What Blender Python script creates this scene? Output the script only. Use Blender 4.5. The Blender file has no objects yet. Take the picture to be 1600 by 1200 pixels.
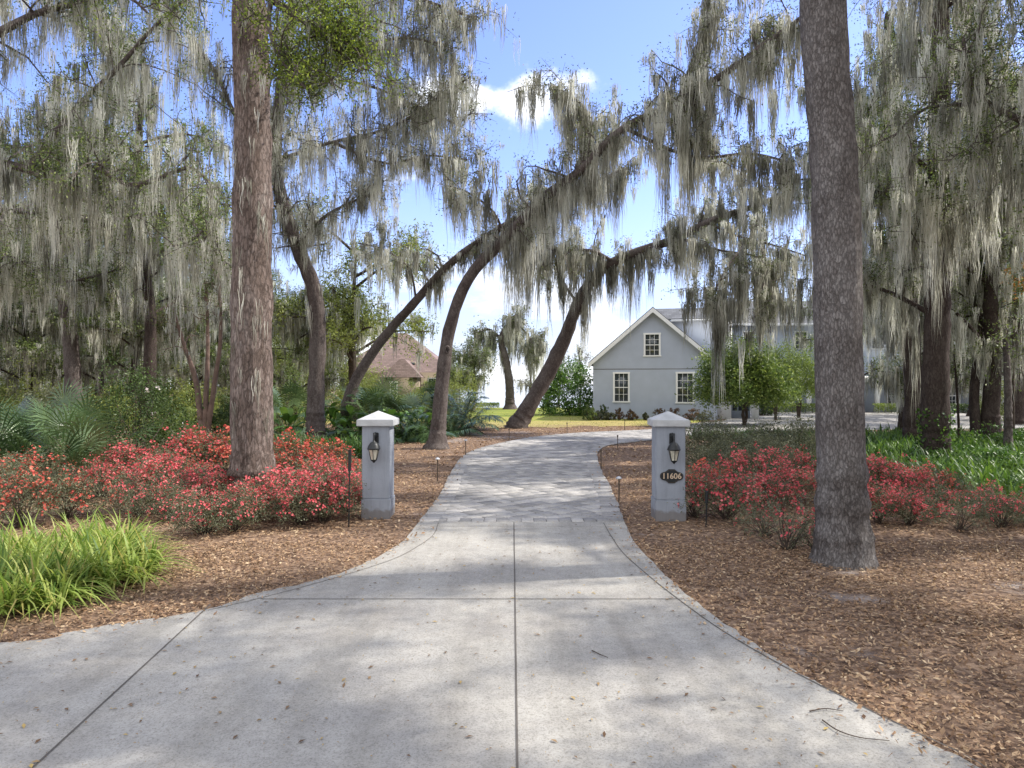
import bpy, bmesh, math, random
import numpy as np
from mathutils import Vector

# ------------------------------------------------------------------ camera, sky, sun
sc = bpy.context.scene
COL = sc.collection
H = 2.2; F = 1067.0
cam = bpy.data.objects.new("camera", bpy.data.cameras.new("camera"))
COL.objects.link(cam); sc.camera = cam
cam.location = (0, 0, H); cam.rotation_euler = (math.radians(90), 0, 0)
cam.data.sensor_width = 36; cam.data.lens = 36 * F / 1600; cam.data.clip_end = 6000; cam.data.clip_start = 0.05
SUN_AZ = math.radians(10); SUN_EL = math.radians(46)
S = Vector((math.cos(SUN_EL) * math.cos(SUN_AZ), math.cos(SUN_EL) * math.sin(SUN_AZ), math.sin(SUN_EL)))
sun = bpy.data.objects.new("sun", bpy.data.lights.new("sun", "SUN"))
COL.objects.link(sun); sun.data.energy = 2.9; sun.data.angle = math.radians(0.6); sun.data.color = (1, .94, .84)
sun.rotation_euler = S.to_track_quat('Z', 'Y').to_euler(); sun.location = (20, 5, 30)
sc.view_settings.view_transform = 'Standard'; sc.view_settings.look = 'None'
sc.view_settings.gamma = 1; sc.view_settings.use_curve_mapping = False
sc.view_settings.exposure = 1.22
sc.cycles.max_bounces = 8; sc.cycles.transparent_max_bounces = 8
sc.cycles.use_denoising = True

W = bpy.data.worlds.new("World"); sc.world = W; W.use_nodes = True
def world():
    nt = W.node_tree; N = nt.nodes; L = nt.links; N.clear()
    out = N.new('ShaderNodeOutputWorld'); bg = N.new('ShaderNodeBackground'); bg.inputs[1].default_value = 0.15
    sky = N.new('ShaderNodeTexSky'); sky.sky_type = 'NISHITA'; sky.sun_disc = False
    sky.sun_elevation = SUN_EL; sky.sun_rotation = math.atan2(S.x, S.y); sky.air_density = 1.0; sky.dust_density = .6; sky.ozone_density = 2.0
    tc = N.new('ShaderNodeTexCoord')
    def math_(op, a, b=None, c=None):
        n = N.new('ShaderNodeMath'); n.operation = op
        for i, v in enumerate((a, b, c)):
            if v is None: continue
            if isinstance(v, (int, float)): n.inputs[i].default_value = v
            else: L.new(v, n.inputs[i])
        return n.outputs[0]
    def rng_(v, a, b, c, d):
        n = N.new('ShaderNodeMapRange'); n.interpolation_type = 'SMOOTHSTEP'; n.clamp = True
        L.new(v, n.inputs[0])
        for i, q in enumerate((a, b, c, d)): n.inputs[i + 1].default_value = q
        return n.outputs[0]
    sep = N.new('ShaderNodeSeparateXYZ'); L.new(tc.outputs['Generated'], sep.inputs[0])
    noise = N.new('ShaderNodeTexNoise'); noise.inputs['Scale'].default_value = 3.0; noise.inputs['Detail'].default_value = 8; noise.inputs['Roughness'].default_value = .62
    mp = N.new('ShaderNodeMapping'); mp.inputs['Scale'].default_value = (1, 1, 3.2); L.new(tc.outputs['Generated'], mp.inputs[0]); L.new(mp.outputs[0], noise.inputs[0])
    # thicker cloud banks near the horizon, thin higher up
    lift = rng_(sep.outputs[2], 0.0, 0.36, 0.20, 0.0)
    band = rng_(math_('ADD', noise.outputs[0], lift), 0.62, 0.80, 0, 0.92)
    # one cumulus by direction
    c = Vector((-22, 1067, 446)).normalized()
    vs = N.new('ShaderNodeVectorMath'); vs.operation = 'SUBTRACT'; L.new(tc.outputs['Generated'], vs.inputs[0]); vs.inputs[1].default_value = c
    vm = N.new('ShaderNodeVectorMath'); vm.operation = 'MULTIPLY'; L.new(vs.outputs[0], vm.inputs[0]); vm.inputs[1].default_value = (10.5, 6, 42)
    vl = N.new('ShaderNodeVectorMath'); vl.operation = 'LENGTH'; L.new(vm.outputs[0], vl.inputs[0])
    n2 = N.new('ShaderNodeTexNoise'); n2.inputs['Scale'].default_value = 14; n2.inputs['Detail'].default_value = 7; n2.inputs['Roughness'].default_value = .6
    L.new(tc.outputs['Generated'], n2.inputs[0])
    dd = math_('ADD', vl.outputs[1], math_('MULTIPLY', math_('SUBTRACT', n2.outputs[0], .5), 3.0))
    cum = rng_(dd, 0.55, 1.35, .95, 0)
    haze = rng_(sep.outputs[2], -0.02, 0.30, 0.80, 0.0)
    mx = N.new('ShaderNodeMixRGB'); mx.inputs[2].default_value = (2.15, 2.45, 3.1, 1); L.new(haze, mx.inputs[0])
    tint = N.new('ShaderNodeMixRGB'); tint.blend_type = 'MULTIPLY'; tint.inputs[0].default_value = 1; tint.inputs[2].default_value = (.80, .76, 1.0, 1)
    L.new(sky.outputs[0], tint.inputs[1]); L.new(tint.outputs[0], mx.inputs[1])
    # broken bright cloud added out of view, behind and overhead, as neutral fill light
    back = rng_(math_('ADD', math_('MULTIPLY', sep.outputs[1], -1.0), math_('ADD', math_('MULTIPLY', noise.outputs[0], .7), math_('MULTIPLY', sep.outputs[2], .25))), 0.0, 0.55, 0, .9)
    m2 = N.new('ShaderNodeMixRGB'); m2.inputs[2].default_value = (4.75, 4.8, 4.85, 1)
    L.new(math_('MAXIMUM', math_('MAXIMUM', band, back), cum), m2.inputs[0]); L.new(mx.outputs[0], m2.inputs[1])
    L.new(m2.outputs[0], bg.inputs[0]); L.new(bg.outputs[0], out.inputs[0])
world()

# ------------------------------------------------------------------ helpers
def W3(px, py, Y):            # a photo sight line read at a distance
    return np.array([(px - 800) / F * Y, Y, H - (py - 600) / F * Y])
def G2(px, py):               # ground point seen at a photo position
    Y = F * H / (py - 600); return ((px - 800) / F * Y, Y)
R = np.random.default_rng(7)

class Geo:
    def __init__(s): s.V = []; s.Q = []; s.T = []; s.qv = []; s.tv = []; s.n = 0
    def quads(s, V, Q, val=0.5):
        V = np.asarray(V, float).reshape(-1, 3); Q = np.asarray(Q, int).reshape(-1, 4)
        s.V.append(V); s.Q.append(Q + s.n); s.qv.append(np.broadcast_to(np.asarray(val, float), (len(Q),)).copy()); s.n += len(V)
    def tris(s, V, T, val=0.5):
        V = np.asarray(V, float).reshape(-1, 3); T = np.asarray(T, int).reshape(-1, 3)
        s.V.append(V); s.T.append(T + s.n); s.tv.append(np.broadcast_to(np.asarray(val, float), (len(T),)).copy()); s.n += len(V)
    def box(s, x0, x1, y0, y1, z0, z1, val=.5):
        V = [(x, y, z) for z in (z0, z1) for y in (y0, y1) for x in (x0, x1)]
        s.quads(V, [(0, 2, 3, 1), (4, 5, 7, 6), (0, 1, 5, 4), (2, 6, 7, 3), (0, 4, 6, 2), (1, 3, 7, 5)], val)
    def build(s, name, mat, parent=None, origin=(0, 0, 0), smooth=False):
        me = bpy.data.meshes.new(name)
        V = np.concatenate(s.V) - np.array(origin) if s.V else np.zeros((0, 3))
        Q = np.concatenate(s.Q) if s.Q else np.zeros((0, 4), int)
        T = np.concatenate(s.T) if s.T else np.zeros((0, 3), int)
        me.vertices.add(len(V)); me.vertices.foreach_set('co', V.ravel())
        me.loops.add(len(Q) * 4 + len(T) * 3); me.loops.foreach_set('vertex_index', np.concatenate([Q.ravel(), T.ravel()]))
        me.polygons.add(len(Q) + len(T))
        ls = np.concatenate([np.arange(len(Q)) * 4, len(Q) * 4 + np.arange(len(T)) * 3])
        me.polygons.foreach_set('loop_start', ls)
        me.update(calc_edges=True)
        a = me.attributes.new('v', 'FLOAT', 'FACE')
        a.data.foreach_set('value', np.concatenate(([*s.qv] + [*s.tv]) or [np.zeros(0)]))
        if smooth: me.polygons.foreach_set('use_smooth', np.ones(len(Q) + len(T), bool))
        me.validate(); me.update()
        if mat: me.materials.append(mat)
        o = bpy.data.objects.new(name, me); COL.objects.link(o)
        if parent: o.parent = parent
        return o
def tag(o, label=None, cat=None, group=None, kind=None):
    if label: o['label'] = label
    if cat: o['category'] = cat
    if group: o['group'] = group
    if kind: o['kind'] = kind
    return o
def thing(name, label, cat, loc=(0, 0, 0), group=None, rz=0):
    o = bpy.data.objects.new(name, None); COL.objects.link(o); o.location = loc; o.rotation_euler = (0, 0, rz); o.empty_display_size = .3
    return tag(o, label, cat, group)
def copy_tree(o, parent=None):
    c = o.copy(); COL.objects.link(c)
    if parent: c.parent = parent
    for ch in list(o.children): copy_tree(ch, c)
    return c
def bm_obj(name, bm, mat, parent=None, smooth=False):
    me = bpy.data.meshes.new(name); bm.normal_update(); bm.to_mesh(me); bm.free(); me.materials.append(mat)
    if smooth:
        for p in me.polygons: p.use_smooth = True
    o = bpy.data.objects.new(name, me); COL.objects.link(o)
    if parent: o.parent = parent
    return o
def bbox(bm, x0, x1, y0, y1, z0, z1, bev=0):
    r = bmesh.ops.create_cube(bm, size=1)
    for v in r['verts']:
        v.co = Vector((x0 + (v.co.x + .5) * (x1 - x0), y0 + (v.co.y + .5) * (y1 - y0), z0 + (v.co.z + .5) * (z1 - z0)))
    if bev:
        es = list({e for v in r['verts'] for e in v.link_edges})
        bmesh.ops.bevel(bm, geom=es, offset=bev, segments=2, affect='EDGES')
def lathe(bm, prof, n=12, cx=0, cy=0, square=False):
    rings = []
    for r, z in prof:
        rings.append([bm.verts.new((cx + r * math.cos(2 * math.pi * (i + .5) / n), cy + r * math.sin(2 * math.pi * (i + .5) / n), z)) for i in range(n)])
    for a, b in zip(rings, rings[1:]):
        for i in range(n): bm.faces.new((a[i], a[(i + 1) % n], b[(i + 1) % n], b[i]))
    bm.faces.new(rings[0][::-1]); bm.faces.new(rings[-1])
def crom(P, n):
    P = np.asarray(P, float); P = np.vstack([2 * P[0] - P[1], P, 2 * P[-1] - P[-2]])
    out = []; m = len(P) - 3
    for t in np.linspace(0, m, n):
        i = min(int(t), m - 1); u = t - i; a, b, c, d = P[i:i + 4]
        out.append(.5 * (2 * b + (c - a) * u + (2 * a - 5 * b + 4 * c - d) * u * u + (3 * b - a - 3 * c + d) * u ** 3))
    return np.array(out)
def tube(g, P, r, sides=6, val=.5, rough=0, rng=R):
    P = np.asarray(P, float); n = len(P); r = np.broadcast_to(np.asarray(r, float), (n,))
    T = np.gradient(P, axis=0); T /= np.linalg.norm(T, axis=1)[:, None] + 1e-9
    ref = np.array([0, 1., 0]) if abs(T[0, 1]) < .8 else np.array([1., 0, 0])
    A = np.cross(T, ref); A /= np.linalg.norm(A, axis=1)[:, None] + 1e-9; B = np.cross(T, A)
    th = np.arange(sides) * 2 * math.pi / sides
    rr = r[:, None] * (1 + (rough * rng.standard_normal((n, sides)) if rough else 0))
    V = P[:, None] + (np.cos(th)[None, :, None] * A[:, None] + np.sin(th)[None, :, None] * B[:, None]) * rr[:, :, None]
    i = np.arange(n - 1)[:, None] * sides; j = np.arange(sides)[None]; k = (j + 1) % sides
    Q = np.stack([i + j, i + k, i + sides + k, i + sides + j], -1).reshape(-1, 4)
    g.quads(V.reshape(-1, 3), Q, val)
def unit(v): return v / (np.linalg.norm(v, axis=-1, keepdims=True) + 1e-9)
def leaves(g, P, size, rng=R, flat=.35, ratio=.45, val=None, up=None):
    """one folded leaf per point"""
    n = len(P)
    if n == 0: return
    a = unit(rng.standard_normal((n, 3)) * [1, 1, 1 - flat * .5]); b = unit(np.cross(a, unit(rng.standard_normal((n, 3)) + [0, 0, flat * 3])))
    c = np.cross(a, b); s = (size * rng.uniform(.6, 1.25, n))[:, None]
    V = np.stack([P - a * s * .5, P + b * s * ratio * .5 + c * s * .06, P + a * s * .5, P - b * s * ratio * .5 + c * s * .06], 1).reshape(-1, 3)
    i = np.arange(n)[:, None] * 4
    v = rng.random(n) if val is None else val
    g.quads(V, i + np.array([[0, 1, 2, 3]]), v)
def moss(g, P, L, w, rng=R, k=5, per=10, spread=.09, val=None):
    """hanging tufts of strands at points P with lengths L"""
    n = len(P)
    if n == 0: return
    L = np.broadcast_to(L, (n,)); tv = rng.random(n)
    P = np.repeat(P, per, 0); LL = np.repeat(L, per) * rng.uniform(.25, 1.0, n * per) ** .8
    tv = np.clip(np.repeat(tv, per) + rng.normal(0, .16, n * per), 0, 1)
    m = n * per
    th = rng.uniform(0, 2 * math.pi, m); rad = spread * np.sqrt(rng.random(m)) * 1.3
    off = np.stack([np.cos(th) * rad, np.sin(th) * rad, -rng.random(m) * .08 + .03], 1)
    yaw = rng.uniform(0, math.pi, m); d = np.stack([np.cos(yaw), np.sin(yaw), 0 * yaw], 1)
    ww = w * rng.uniform(.5, 1.5, m)
    ph = rng.uniform(0, 6.28, m); amp = rng.uniform(.008, .045, m) * np.minimum(LL, 1.2)
    sx = rng.normal(0, .03, m); sy = rng.normal(0, .03, m)
    prof = [.6, 1.0, .85, .65, .38, .06]
    V = np.zeros((m, k + 1, 2, 3))
    for j in range(k + 1):
        t = j / k
        c = P + off * np.array([1 - .55 * t, 1 - .55 * t, 1]) + np.stack([amp * np.sin(ph + 8 * t) + sx * LL * t, amp * np.cos(ph * 1.7 + 7 * t) + sy * LL * t, -LL * t], 1)
        h = d * (ww * prof[j] * .5)[:, None]
        V[:, j, 0] = c - h; V[:, j, 1] = c + h
    base = np.arange(m)[:, None, None] * (2 * (k + 1)); jj = np.arange(k)[None, :, None] * 2
    Q = (base + jj + np.array([0, 1, 3, 2])[None, None]).reshape(-1, 4)
    g.quads(V.reshape(-1, 3), Q, np.repeat(tv, k))

# ------------------------------------------------------------------ materials
def nmat(name):
    m = bpy.data.materials.new(name); m.use_nodes = True; nt = m.node_tree
    p = nt.nodes['Principled BSDF']; return m, nt, p
def ramp(nt, cols, fac):
    r = nt.nodes.new('ShaderNodeValToRGB'); e = r.color_ramp.elements
    while len(e) < len(cols): e.new(.5)
    for i, c in enumerate(cols):
        if len(c) == 4: e[i].position = c[3]
        else: e[i].position = i / max(1, len(cols) - 1)
        e[i].color = (*c[:3], 1)
    nt.links.new(fac, r.inputs[0]); return r.outputs[0]
def plain(name, c, rough=.6, metal=0, noise=.12, scale=6, bump=0, spec=.4):
    m, nt, p = nmat(name); N = nt.nodes; L = nt.links
    tc = N.new('ShaderNodeTexCoord'); nz = N.new('ShaderNodeTexNoise'); nz.inputs['Scale'].default_value = scale; nz.inputs['Detail'].default_value = 6
    L.new(tc.outputs['Object'], nz.inputs[0])
    c = np.array(c); col = ramp(nt, [(*(c * (1 - noise)), .3), (*np.minimum(c * (1 + noise), 1), .7)], nz.outputs[0])
    L.new(col, p.inputs['Base Color']); p.inputs['Roughness'].default_value = rough; p.inputs['Metallic'].default_value = metal
    p.inputs['Specular IOR Level'].default_value = spec
    if bump:
        n2 = N.new('ShaderNodeTexNoise'); n2.inputs['Scale'].default_value = scale * 12; n2.inputs['Detail'].default_value = 4; L.new(tc.outputs['Object'], n2.inputs[0])
        b = N.new('ShaderNodeBump'); b.inputs['Strength'].default_value = bump; b.inputs['Distance'].default_value = .01; L.new(n2.outputs[0], b.inputs['Height']); L.new(b.outputs[0], p.inputs['Normal'])
    return m
def foliage(name, cols, trans=.3, rough=.5, spec=.35, tcol=1.3, patch=0):
    m, nt, p = nmat(name); N = nt.nodes; L = nt.links
    at = N.new('ShaderNodeAttribute'); at.attribute_name = 'v'; fac = at.outputs['Fac']
    if patch:
        tc = N.new('ShaderNodeTexCoord'); nz = N.new('ShaderNodeTexNoise'); nz.inputs['Scale'].default_value = patch; L.new(tc.outputs['Object'], nz.inputs[0])
        mr = N.new('ShaderNodeMapRange'); mr.inputs[1].default_value = .3; mr.inputs[2].default_value = .7; mr.inputs[3].default_value = -.35; mr.inputs[4].default_value = .35; L.new(nz.outputs[0], mr.inputs[0])
        ad = N.new('ShaderNodeMath'); ad.operation = 'ADD'; ad.use_clamp = True; L.new(fac, ad.inputs[0]); L.new(mr.outputs[0], ad.inputs[1]); fac = ad.outputs[0]
    col = ramp(nt, cols, fac); L.new(col, p.inputs['Base Color'])
    p.inputs['Roughness'].default_value = rough; p.inputs['Specular IOR Level'].default_value = spec
    if trans:
        t = N.new('ShaderNodeBsdfTranslucent'); mm = N.new('ShaderNodeMixRGB'); mm.blend_type = 'MULTIPLY'; mm.inputs[0].default_value = 1; mm.inputs[2].default_value = (tcol, tcol, tcol * (.95 if name == 'spanish_moss' else .7), 1)
        L.new(col, mm.inputs[1]); L.new(mm.outputs[0], t.inputs[0])
        ms = N.new('ShaderNodeMixShader'); ms.inputs[0].default_value = trans; L.new(p.outputs[0], ms.inputs[1]); L.new(t.outputs[0], ms.inputs[2])
        L.new(ms.outputs[0], N['Material Output'].inputs[0])
    return m
def bark(name, cols, sc=(14, 14, 4), bump=.9, dist=.03, plate=True, scale=1.0, warp=1.3, crk=.55, jag=1.2):
    m, nt, p = nmat(name); N = nt.nodes; L = nt.links
    tc = N.new('ShaderNodeTexCoord'); mp = N.new('ShaderNodeMapping'); mp.inputs['Scale'].default_value = sc; L.new(tc.outputs['Object'], mp.inputs[0])
    nz = N.new('ShaderNodeTexNoise'); nz.inputs['Scale'].default_value = jag * scale; nz.inputs['Detail'].default_value = 8; nz.inputs['Roughness'].default_value = .7; L.new(mp.outputs[0], nz.inputs[0])
    wv = N.new('ShaderNodeMixRGB'); wv.blend_type = 'ADD'; wv.inputs[0].default_value = warp; L.new(mp.outputs[0], wv.inputs[1]); L.new(nz.outputs['Color'], wv.inputs[2])
    vo = N.new('ShaderNodeTexVoronoi'); vo.feature = 'DISTANCE_TO_EDGE' if plate else 'F1'; vo.inputs['Scale'].default_value = .9 * scale; L.new(wv.outputs[0], vo.inputs[0])
    vc = N.new('ShaderNodeTexVoronoi'); vc.inputs['Scale'].default_value = .9 * scale; L.new(wv.outputs[0], vc.inputs[0])
    big = N.new('ShaderNodeTexNoise'); big.inputs['Scale'].default_value = 1.6; big.inputs['Detail'].default_value = 3; L.new(tc.outputs['Object'], big.inputs[0])
    a = N.new('ShaderNodeMath'); a.operation = 'MULTIPLY_ADD'; a.inputs[1].default_value = .45; L.new(nz.outputs[0], a.inputs[0])
    s2 = N.new('ShaderNodeSeparateColor'); L.new(vc.outputs['Color'], s2.inputs[0])
    b2 = N.new('ShaderNodeMath'); b2.operation = 'MULTIPLY_ADD'; b2.inputs[1].default_value = .2; L.new(s2.outputs[0], b2.inputs[0])
    b3 = N.new('ShaderNodeMath'); b3.operation = 'MULTIPLY'; b3.inputs[1].default_value = .5; L.new(big.outputs[0], b3.inputs[0]); L.new(b3.outputs[0], b2.inputs[2]); L.new(b2.outputs[0], a.inputs[2])
    col = ramp(nt, cols, a.outputs[0])
    cr = N.new('ShaderNodeMapRange'); cr.inputs[1].default_value = 0; cr.inputs[2].default_value = .13; cr.inputs[3].default_value = crk; cr.inputs[4].default_value = 1; L.new(vo.outputs['Distance'], cr.inputs[0])
    mu = N.new('ShaderNodeMixRGB'); mu.blend_type = 'MULTIPLY'; mu.inputs[0].default_value = .8; L.new(col, mu.inputs[1]); L.new(cr.outputs[0], mu.inputs[2])
    L.new(mu.outputs[0], p.inputs['Base Color']); p.inputs['Roughness'].default_value = .9; p.inputs['Specular IOR Level'].default_value = .15
    hh = N.new('ShaderNodeMath'); hh.operation = 'ADD'; L.new(cr.outputs[0], hh.inputs[0]); L.new(nz.outputs[0], hh.inputs[1])
    b = N.new('ShaderNodeBump'); b.inputs['Strength'].default_value = bump; b.inputs['Distance'].default_value = dist; L.new(hh.outputs[0], b.inputs['Height']); L.new(b.outputs[0], p.inputs['Normal'])
    return m
M = {}
M['pine_bark'] = bark('pine_bark', [(.07, .05, .043, .3), (.165, .125, .108, .5), (.25, .20, .18, .66), (.36, .32, .295, .84)], sc=(15, 15, 4.2), dist=.03, scale=1.4, warp=2.2, crk=.58, jag=2.2)
M['pine_bark_gray'] = bark('pine_bark_gray', [(.06, .05, .047, .28), (.135, .12, .115, .48), (.215, .198, .193, .64), (.30, .285, .28, .82)], sc=(18, 18, 7), dist=.02, scale=1.9, warp=1.8, crk=.62, jag=2.2)
M['oak_bark'] = bark('oak_bark', [(.035, .028, .025, .25), (.10, .08, .075, .5), (.19, .165, .155, .8)], sc=(22, 22, 9), dist=.012, scale=1.2)
M['dark_bark'] = bark('dark_bark', [(.02, .015, .013, .25), (.055, .04, .035, .5), (.10, .08, .07, .8)], sc=(20, 20, 7), dist=.015, scale=1.2)
M['red_bark'] = plain('red_bark', (.15, .10, .08), .85, noise=.35, scale=5)
M['oak_leaf'] = foliage('oak_leaf', [(.055, .085, .025), (.12, .175, .048), (.25, .30, .10)], .3)
M['bright_leaf'] = foliage('bright_leaf', [(.06, .095, .018), (.15, .21, .035), (.30, .36, .07)], .45)
M['gray_leaf'] = foliage('gray_leaf', [(.06, .08, .035), (.12, .15, .065), (.20, .23, .11)], .3)
M['deep_leaf'] = foliage('deep_leaf', [(.02, .04, .012), (.05, .085, .022), (.11, .165, .045)], .25)
M['pine_needle'] = foliage('pine_needle', [(.02, .04, .012), (.05, .085, .02)], .2)
M['moss'] = foliage('spanish_moss', [(.18, .175, .14), (.46, .455, .395), (.74, .74, .68)], .52, .9, .1, tcol=1.15, patch=.9)
M['azalea_leaf'] = foliage('azalea_leaf', [(.05, .055, .03), (.13, .14, .08), (.27, .27, .18)], .25, patch=1.2)
M['azalea_gray'] = foliage('azalea_gray', [(.05, .06, .03), (.12, .13, .075), (.23, .24, .16)], .25)
M['pink_flower'] = foliage('pink_flower', [(.54, .06, .085), (.76, .135, .165), (.87, .28, .29)], .3, .6, tcol=1.0)
M['orange_flower'] = foliage('orange_flower', [(.44, .05, .05), (.64, .13, .10), (.80, .30, .18)], .3, .6, tcol=1.0)
M['white_flower'] = foliage('white_flower', [(.6, .5, .52), (.8, .76, .76)], .3, .6)
M['stem'] = plain('stem', (.075, .055, .042), .85, noise=.3)
M['palm_leaf'] = foliage('palm_leaf', [(.03, .06, .022), (.075, .13, .05), (.17, .24, .11)], .2, .35, .6)
M['broad_leaf'] = foliage('broad_leaf', [(.025, .06, .012), (.07, .15, .025), (.18, .29, .055)], .25, .45, .35)
M['strap_leaf'] = foliage('strap_leaf', [(.025, .06, .012), (.07, .14, .025), (.16, .26, .05)], .35, .45, patch=.35)
M['lily_leaf'] = foliage('lily_leaf', [(.08, .15, .03), (.22, .32, .065), (.40, .46, .13), (.42, .33, .13)], .4, .5)
M['grass'] = foliage('grass', [(.10, .14, .03), (.22, .25, .06), (.34, .32, .12)], .3)
M['litter'] = foliage('leaf_litter', [(.125, .07, .042), (.26, .160, .095), (.41, .275, .165), (.60, .47, .31)], .1, .75, .25)
M['fallen'] = foliage('fallen_leaf', [(.12, .07, .04), (.26, .17, .10), (.45, .33, .12)], .1, .8)
M['tree_light'] = foliage('light_leaf', [(.07, .11, .02), (.16, .22, .05), (.28, .34, .10)], .4)
M['yellow_leaf'] = foliage('yellow_leaf', [(.10, .13, .03), (.20, .24, .06), (.33, .36, .12)], .4)
M['mid_leaf'] = foliage('mid_leaf', [(.035, .07, .015), (.12, .185, .045), (.30, .36, .10)], .35)
M['thicket_leaf'] = foliage('thicket_leaf', [(.09, .12, .035), (.20, .24, .075), (.34, .37, .14)], .35)
M['rust_leaf'] = foliage('rust_leaf', [(.08, .05, .03), (.14, .07, .045), (.14, .13, .06)], .25)
M['autumn_leaf'] = foliage('autumn_leaf', [(.45, .16, .04), (.6, .26, .06), (.4, .3, .06)], .35)

def concrete():
    m, nt, p = nmat('concrete'); N = nt.nodes; L = nt.links; tc = N.new('ShaderNodeTexCoord')
    def nz(s, d=6, r=.6):
        n = N.new('ShaderNodeTexNoise'); n.inputs['Scale'].default_value = s; n.inputs['Detail'].default_value = d; n.inputs['Roughness'].default_value = r; L.new(tc.outputs['Object'], n.inputs[0]); return n.outputs[0]
    big = ramp(nt, [(.32, .305, .285, .32), (.405, .39, .36, .55), (.465, .445, .41, .75)], nz(.7, 8, .65))
    fine = ramp(nt, [(.62, .61, .60, .34), (.98, .98, .98, .52), (1, 1, 1, .7)], nz(70, 3, .8))
    mid = ramp(nt, [(.80, .80, .80, .35), (1, 1, 1, .6)], nz(9, 8, .75))
    ms = N.new('ShaderNodeMapping'); ms.inputs['Scale'].default_value = (2.2, .22, 1); L.new(tc.outputs['Object'], ms.inputs[0])
    st = N.new('ShaderNodeTexNoise'); st.inputs['Scale'].default_value = 1.3; st.inputs['Detail'].default_value = 7; st.inputs['Roughness'].default_value = .62; L.new(ms.outputs[0], st.inputs[0])
    streak = ramp(nt, [(.80, .79, .77, .36), (1, 1, 1, .56)], st.outputs[0])
    sm = N.new('ShaderNodeMixRGB'); sm.blend_type = 'MULTIPLY'; sm.inputs[0].default_value = .8; L.new(big, sm.inputs[1]); L.new(streak, sm.inputs[2]); big = sm.outputs[0]
    a = N.new('ShaderNodeMixRGB'); a.blend_type = 'MULTIPLY'; a.inputs[0].default_value = 1; L.new(big, a.inputs[1]); L.new(fine, a.inputs[2])
    b = N.new('ShaderNodeMixRGB'); b.blend_type = 'MULTIPLY'; b.inputs[0].default_value = .8; L.new(a.outputs[0], b.inputs[1]); L.new(mid, b.inputs[2])
    L.new(b.outputs[0], p.inputs['Base Color']); p.inputs['Roughness'].default_value = .85; p.inputs['Specular IOR Level'].default_value = .25
    bp = N.new('ShaderNodeBump'); bp.inputs['Strength'].default_value = .35; bp.inputs['Distance'].default_value = .004; L.new(nz(120, 3), bp.inputs['Height']); L.new(bp.outputs[0], p.inputs['Normal'])
    return m
M['concrete'] = concrete()
M['bedding'] = plain('bedding', (.085, .08, .075), .95)
M['joint'] = plain('joint', (.10, .09, .08), .95)
def pavermat():
    m, nt, p = nmat('paver'); N = nt.nodes; L = nt.links; tc = N.new('ShaderNodeTexCoord')
    at = N.new('ShaderNodeAttribute'); at.attribute_name = 'v'
    col = ramp(nt, [(.25, .242, .235), (.375, .36, .345), (.51, .485, .455)], at.outputs['Fac'])
    n = N.new('ShaderNodeTexNoise'); n.inputs['Scale'].default_value = 30; n.inputs['Detail'].default_value = 6; L.new(tc.outputs['Object'], n.inputs[0])
    n2 = N.new('ShaderNodeTexNoise'); n2.inputs['Scale'].default_value = .6; n2.inputs['Detail'].default_value = 5; L.new(tc.outputs['Object'], n2.inputs[0])
    f = ramp(nt, [(.7, .7, .7, .3), (1, 1, 1, .65)], n.outputs[0]); f2 = ramp(nt, [(.8, .8, .8, .35), (1, 1, 1, .6)], n2.outputs[0])
    a = N.new('ShaderNodeMixRGB'); a.blend_type = 'MULTIPLY'; a.inputs[0].default_value = 1; L.new(col, a.inputs[1]); L.new(f, a.inputs[2])
    b = N.new('ShaderNodeMixRGB'); b.blend_type = 'MULTIPLY'; b.inputs[0].default_value = 1; L.new(a.outputs[0], b.inputs[1]); L.new(f2, b.inputs[2])
    L.new(b.outputs[0], p.inputs['Base Color']); p.inputs['Roughness'].default_value = .85
    bp = N.new('ShaderNodeBump'); bp.inputs['Strength'].default_value = .4; bp.inputs['Distance'].default_value = .006; L.new(n.outputs[0], bp.inputs['Height']); L.new(bp.outputs[0], p.inputs['Normal'])
    return m
M['paver'] = pavermat()
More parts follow.
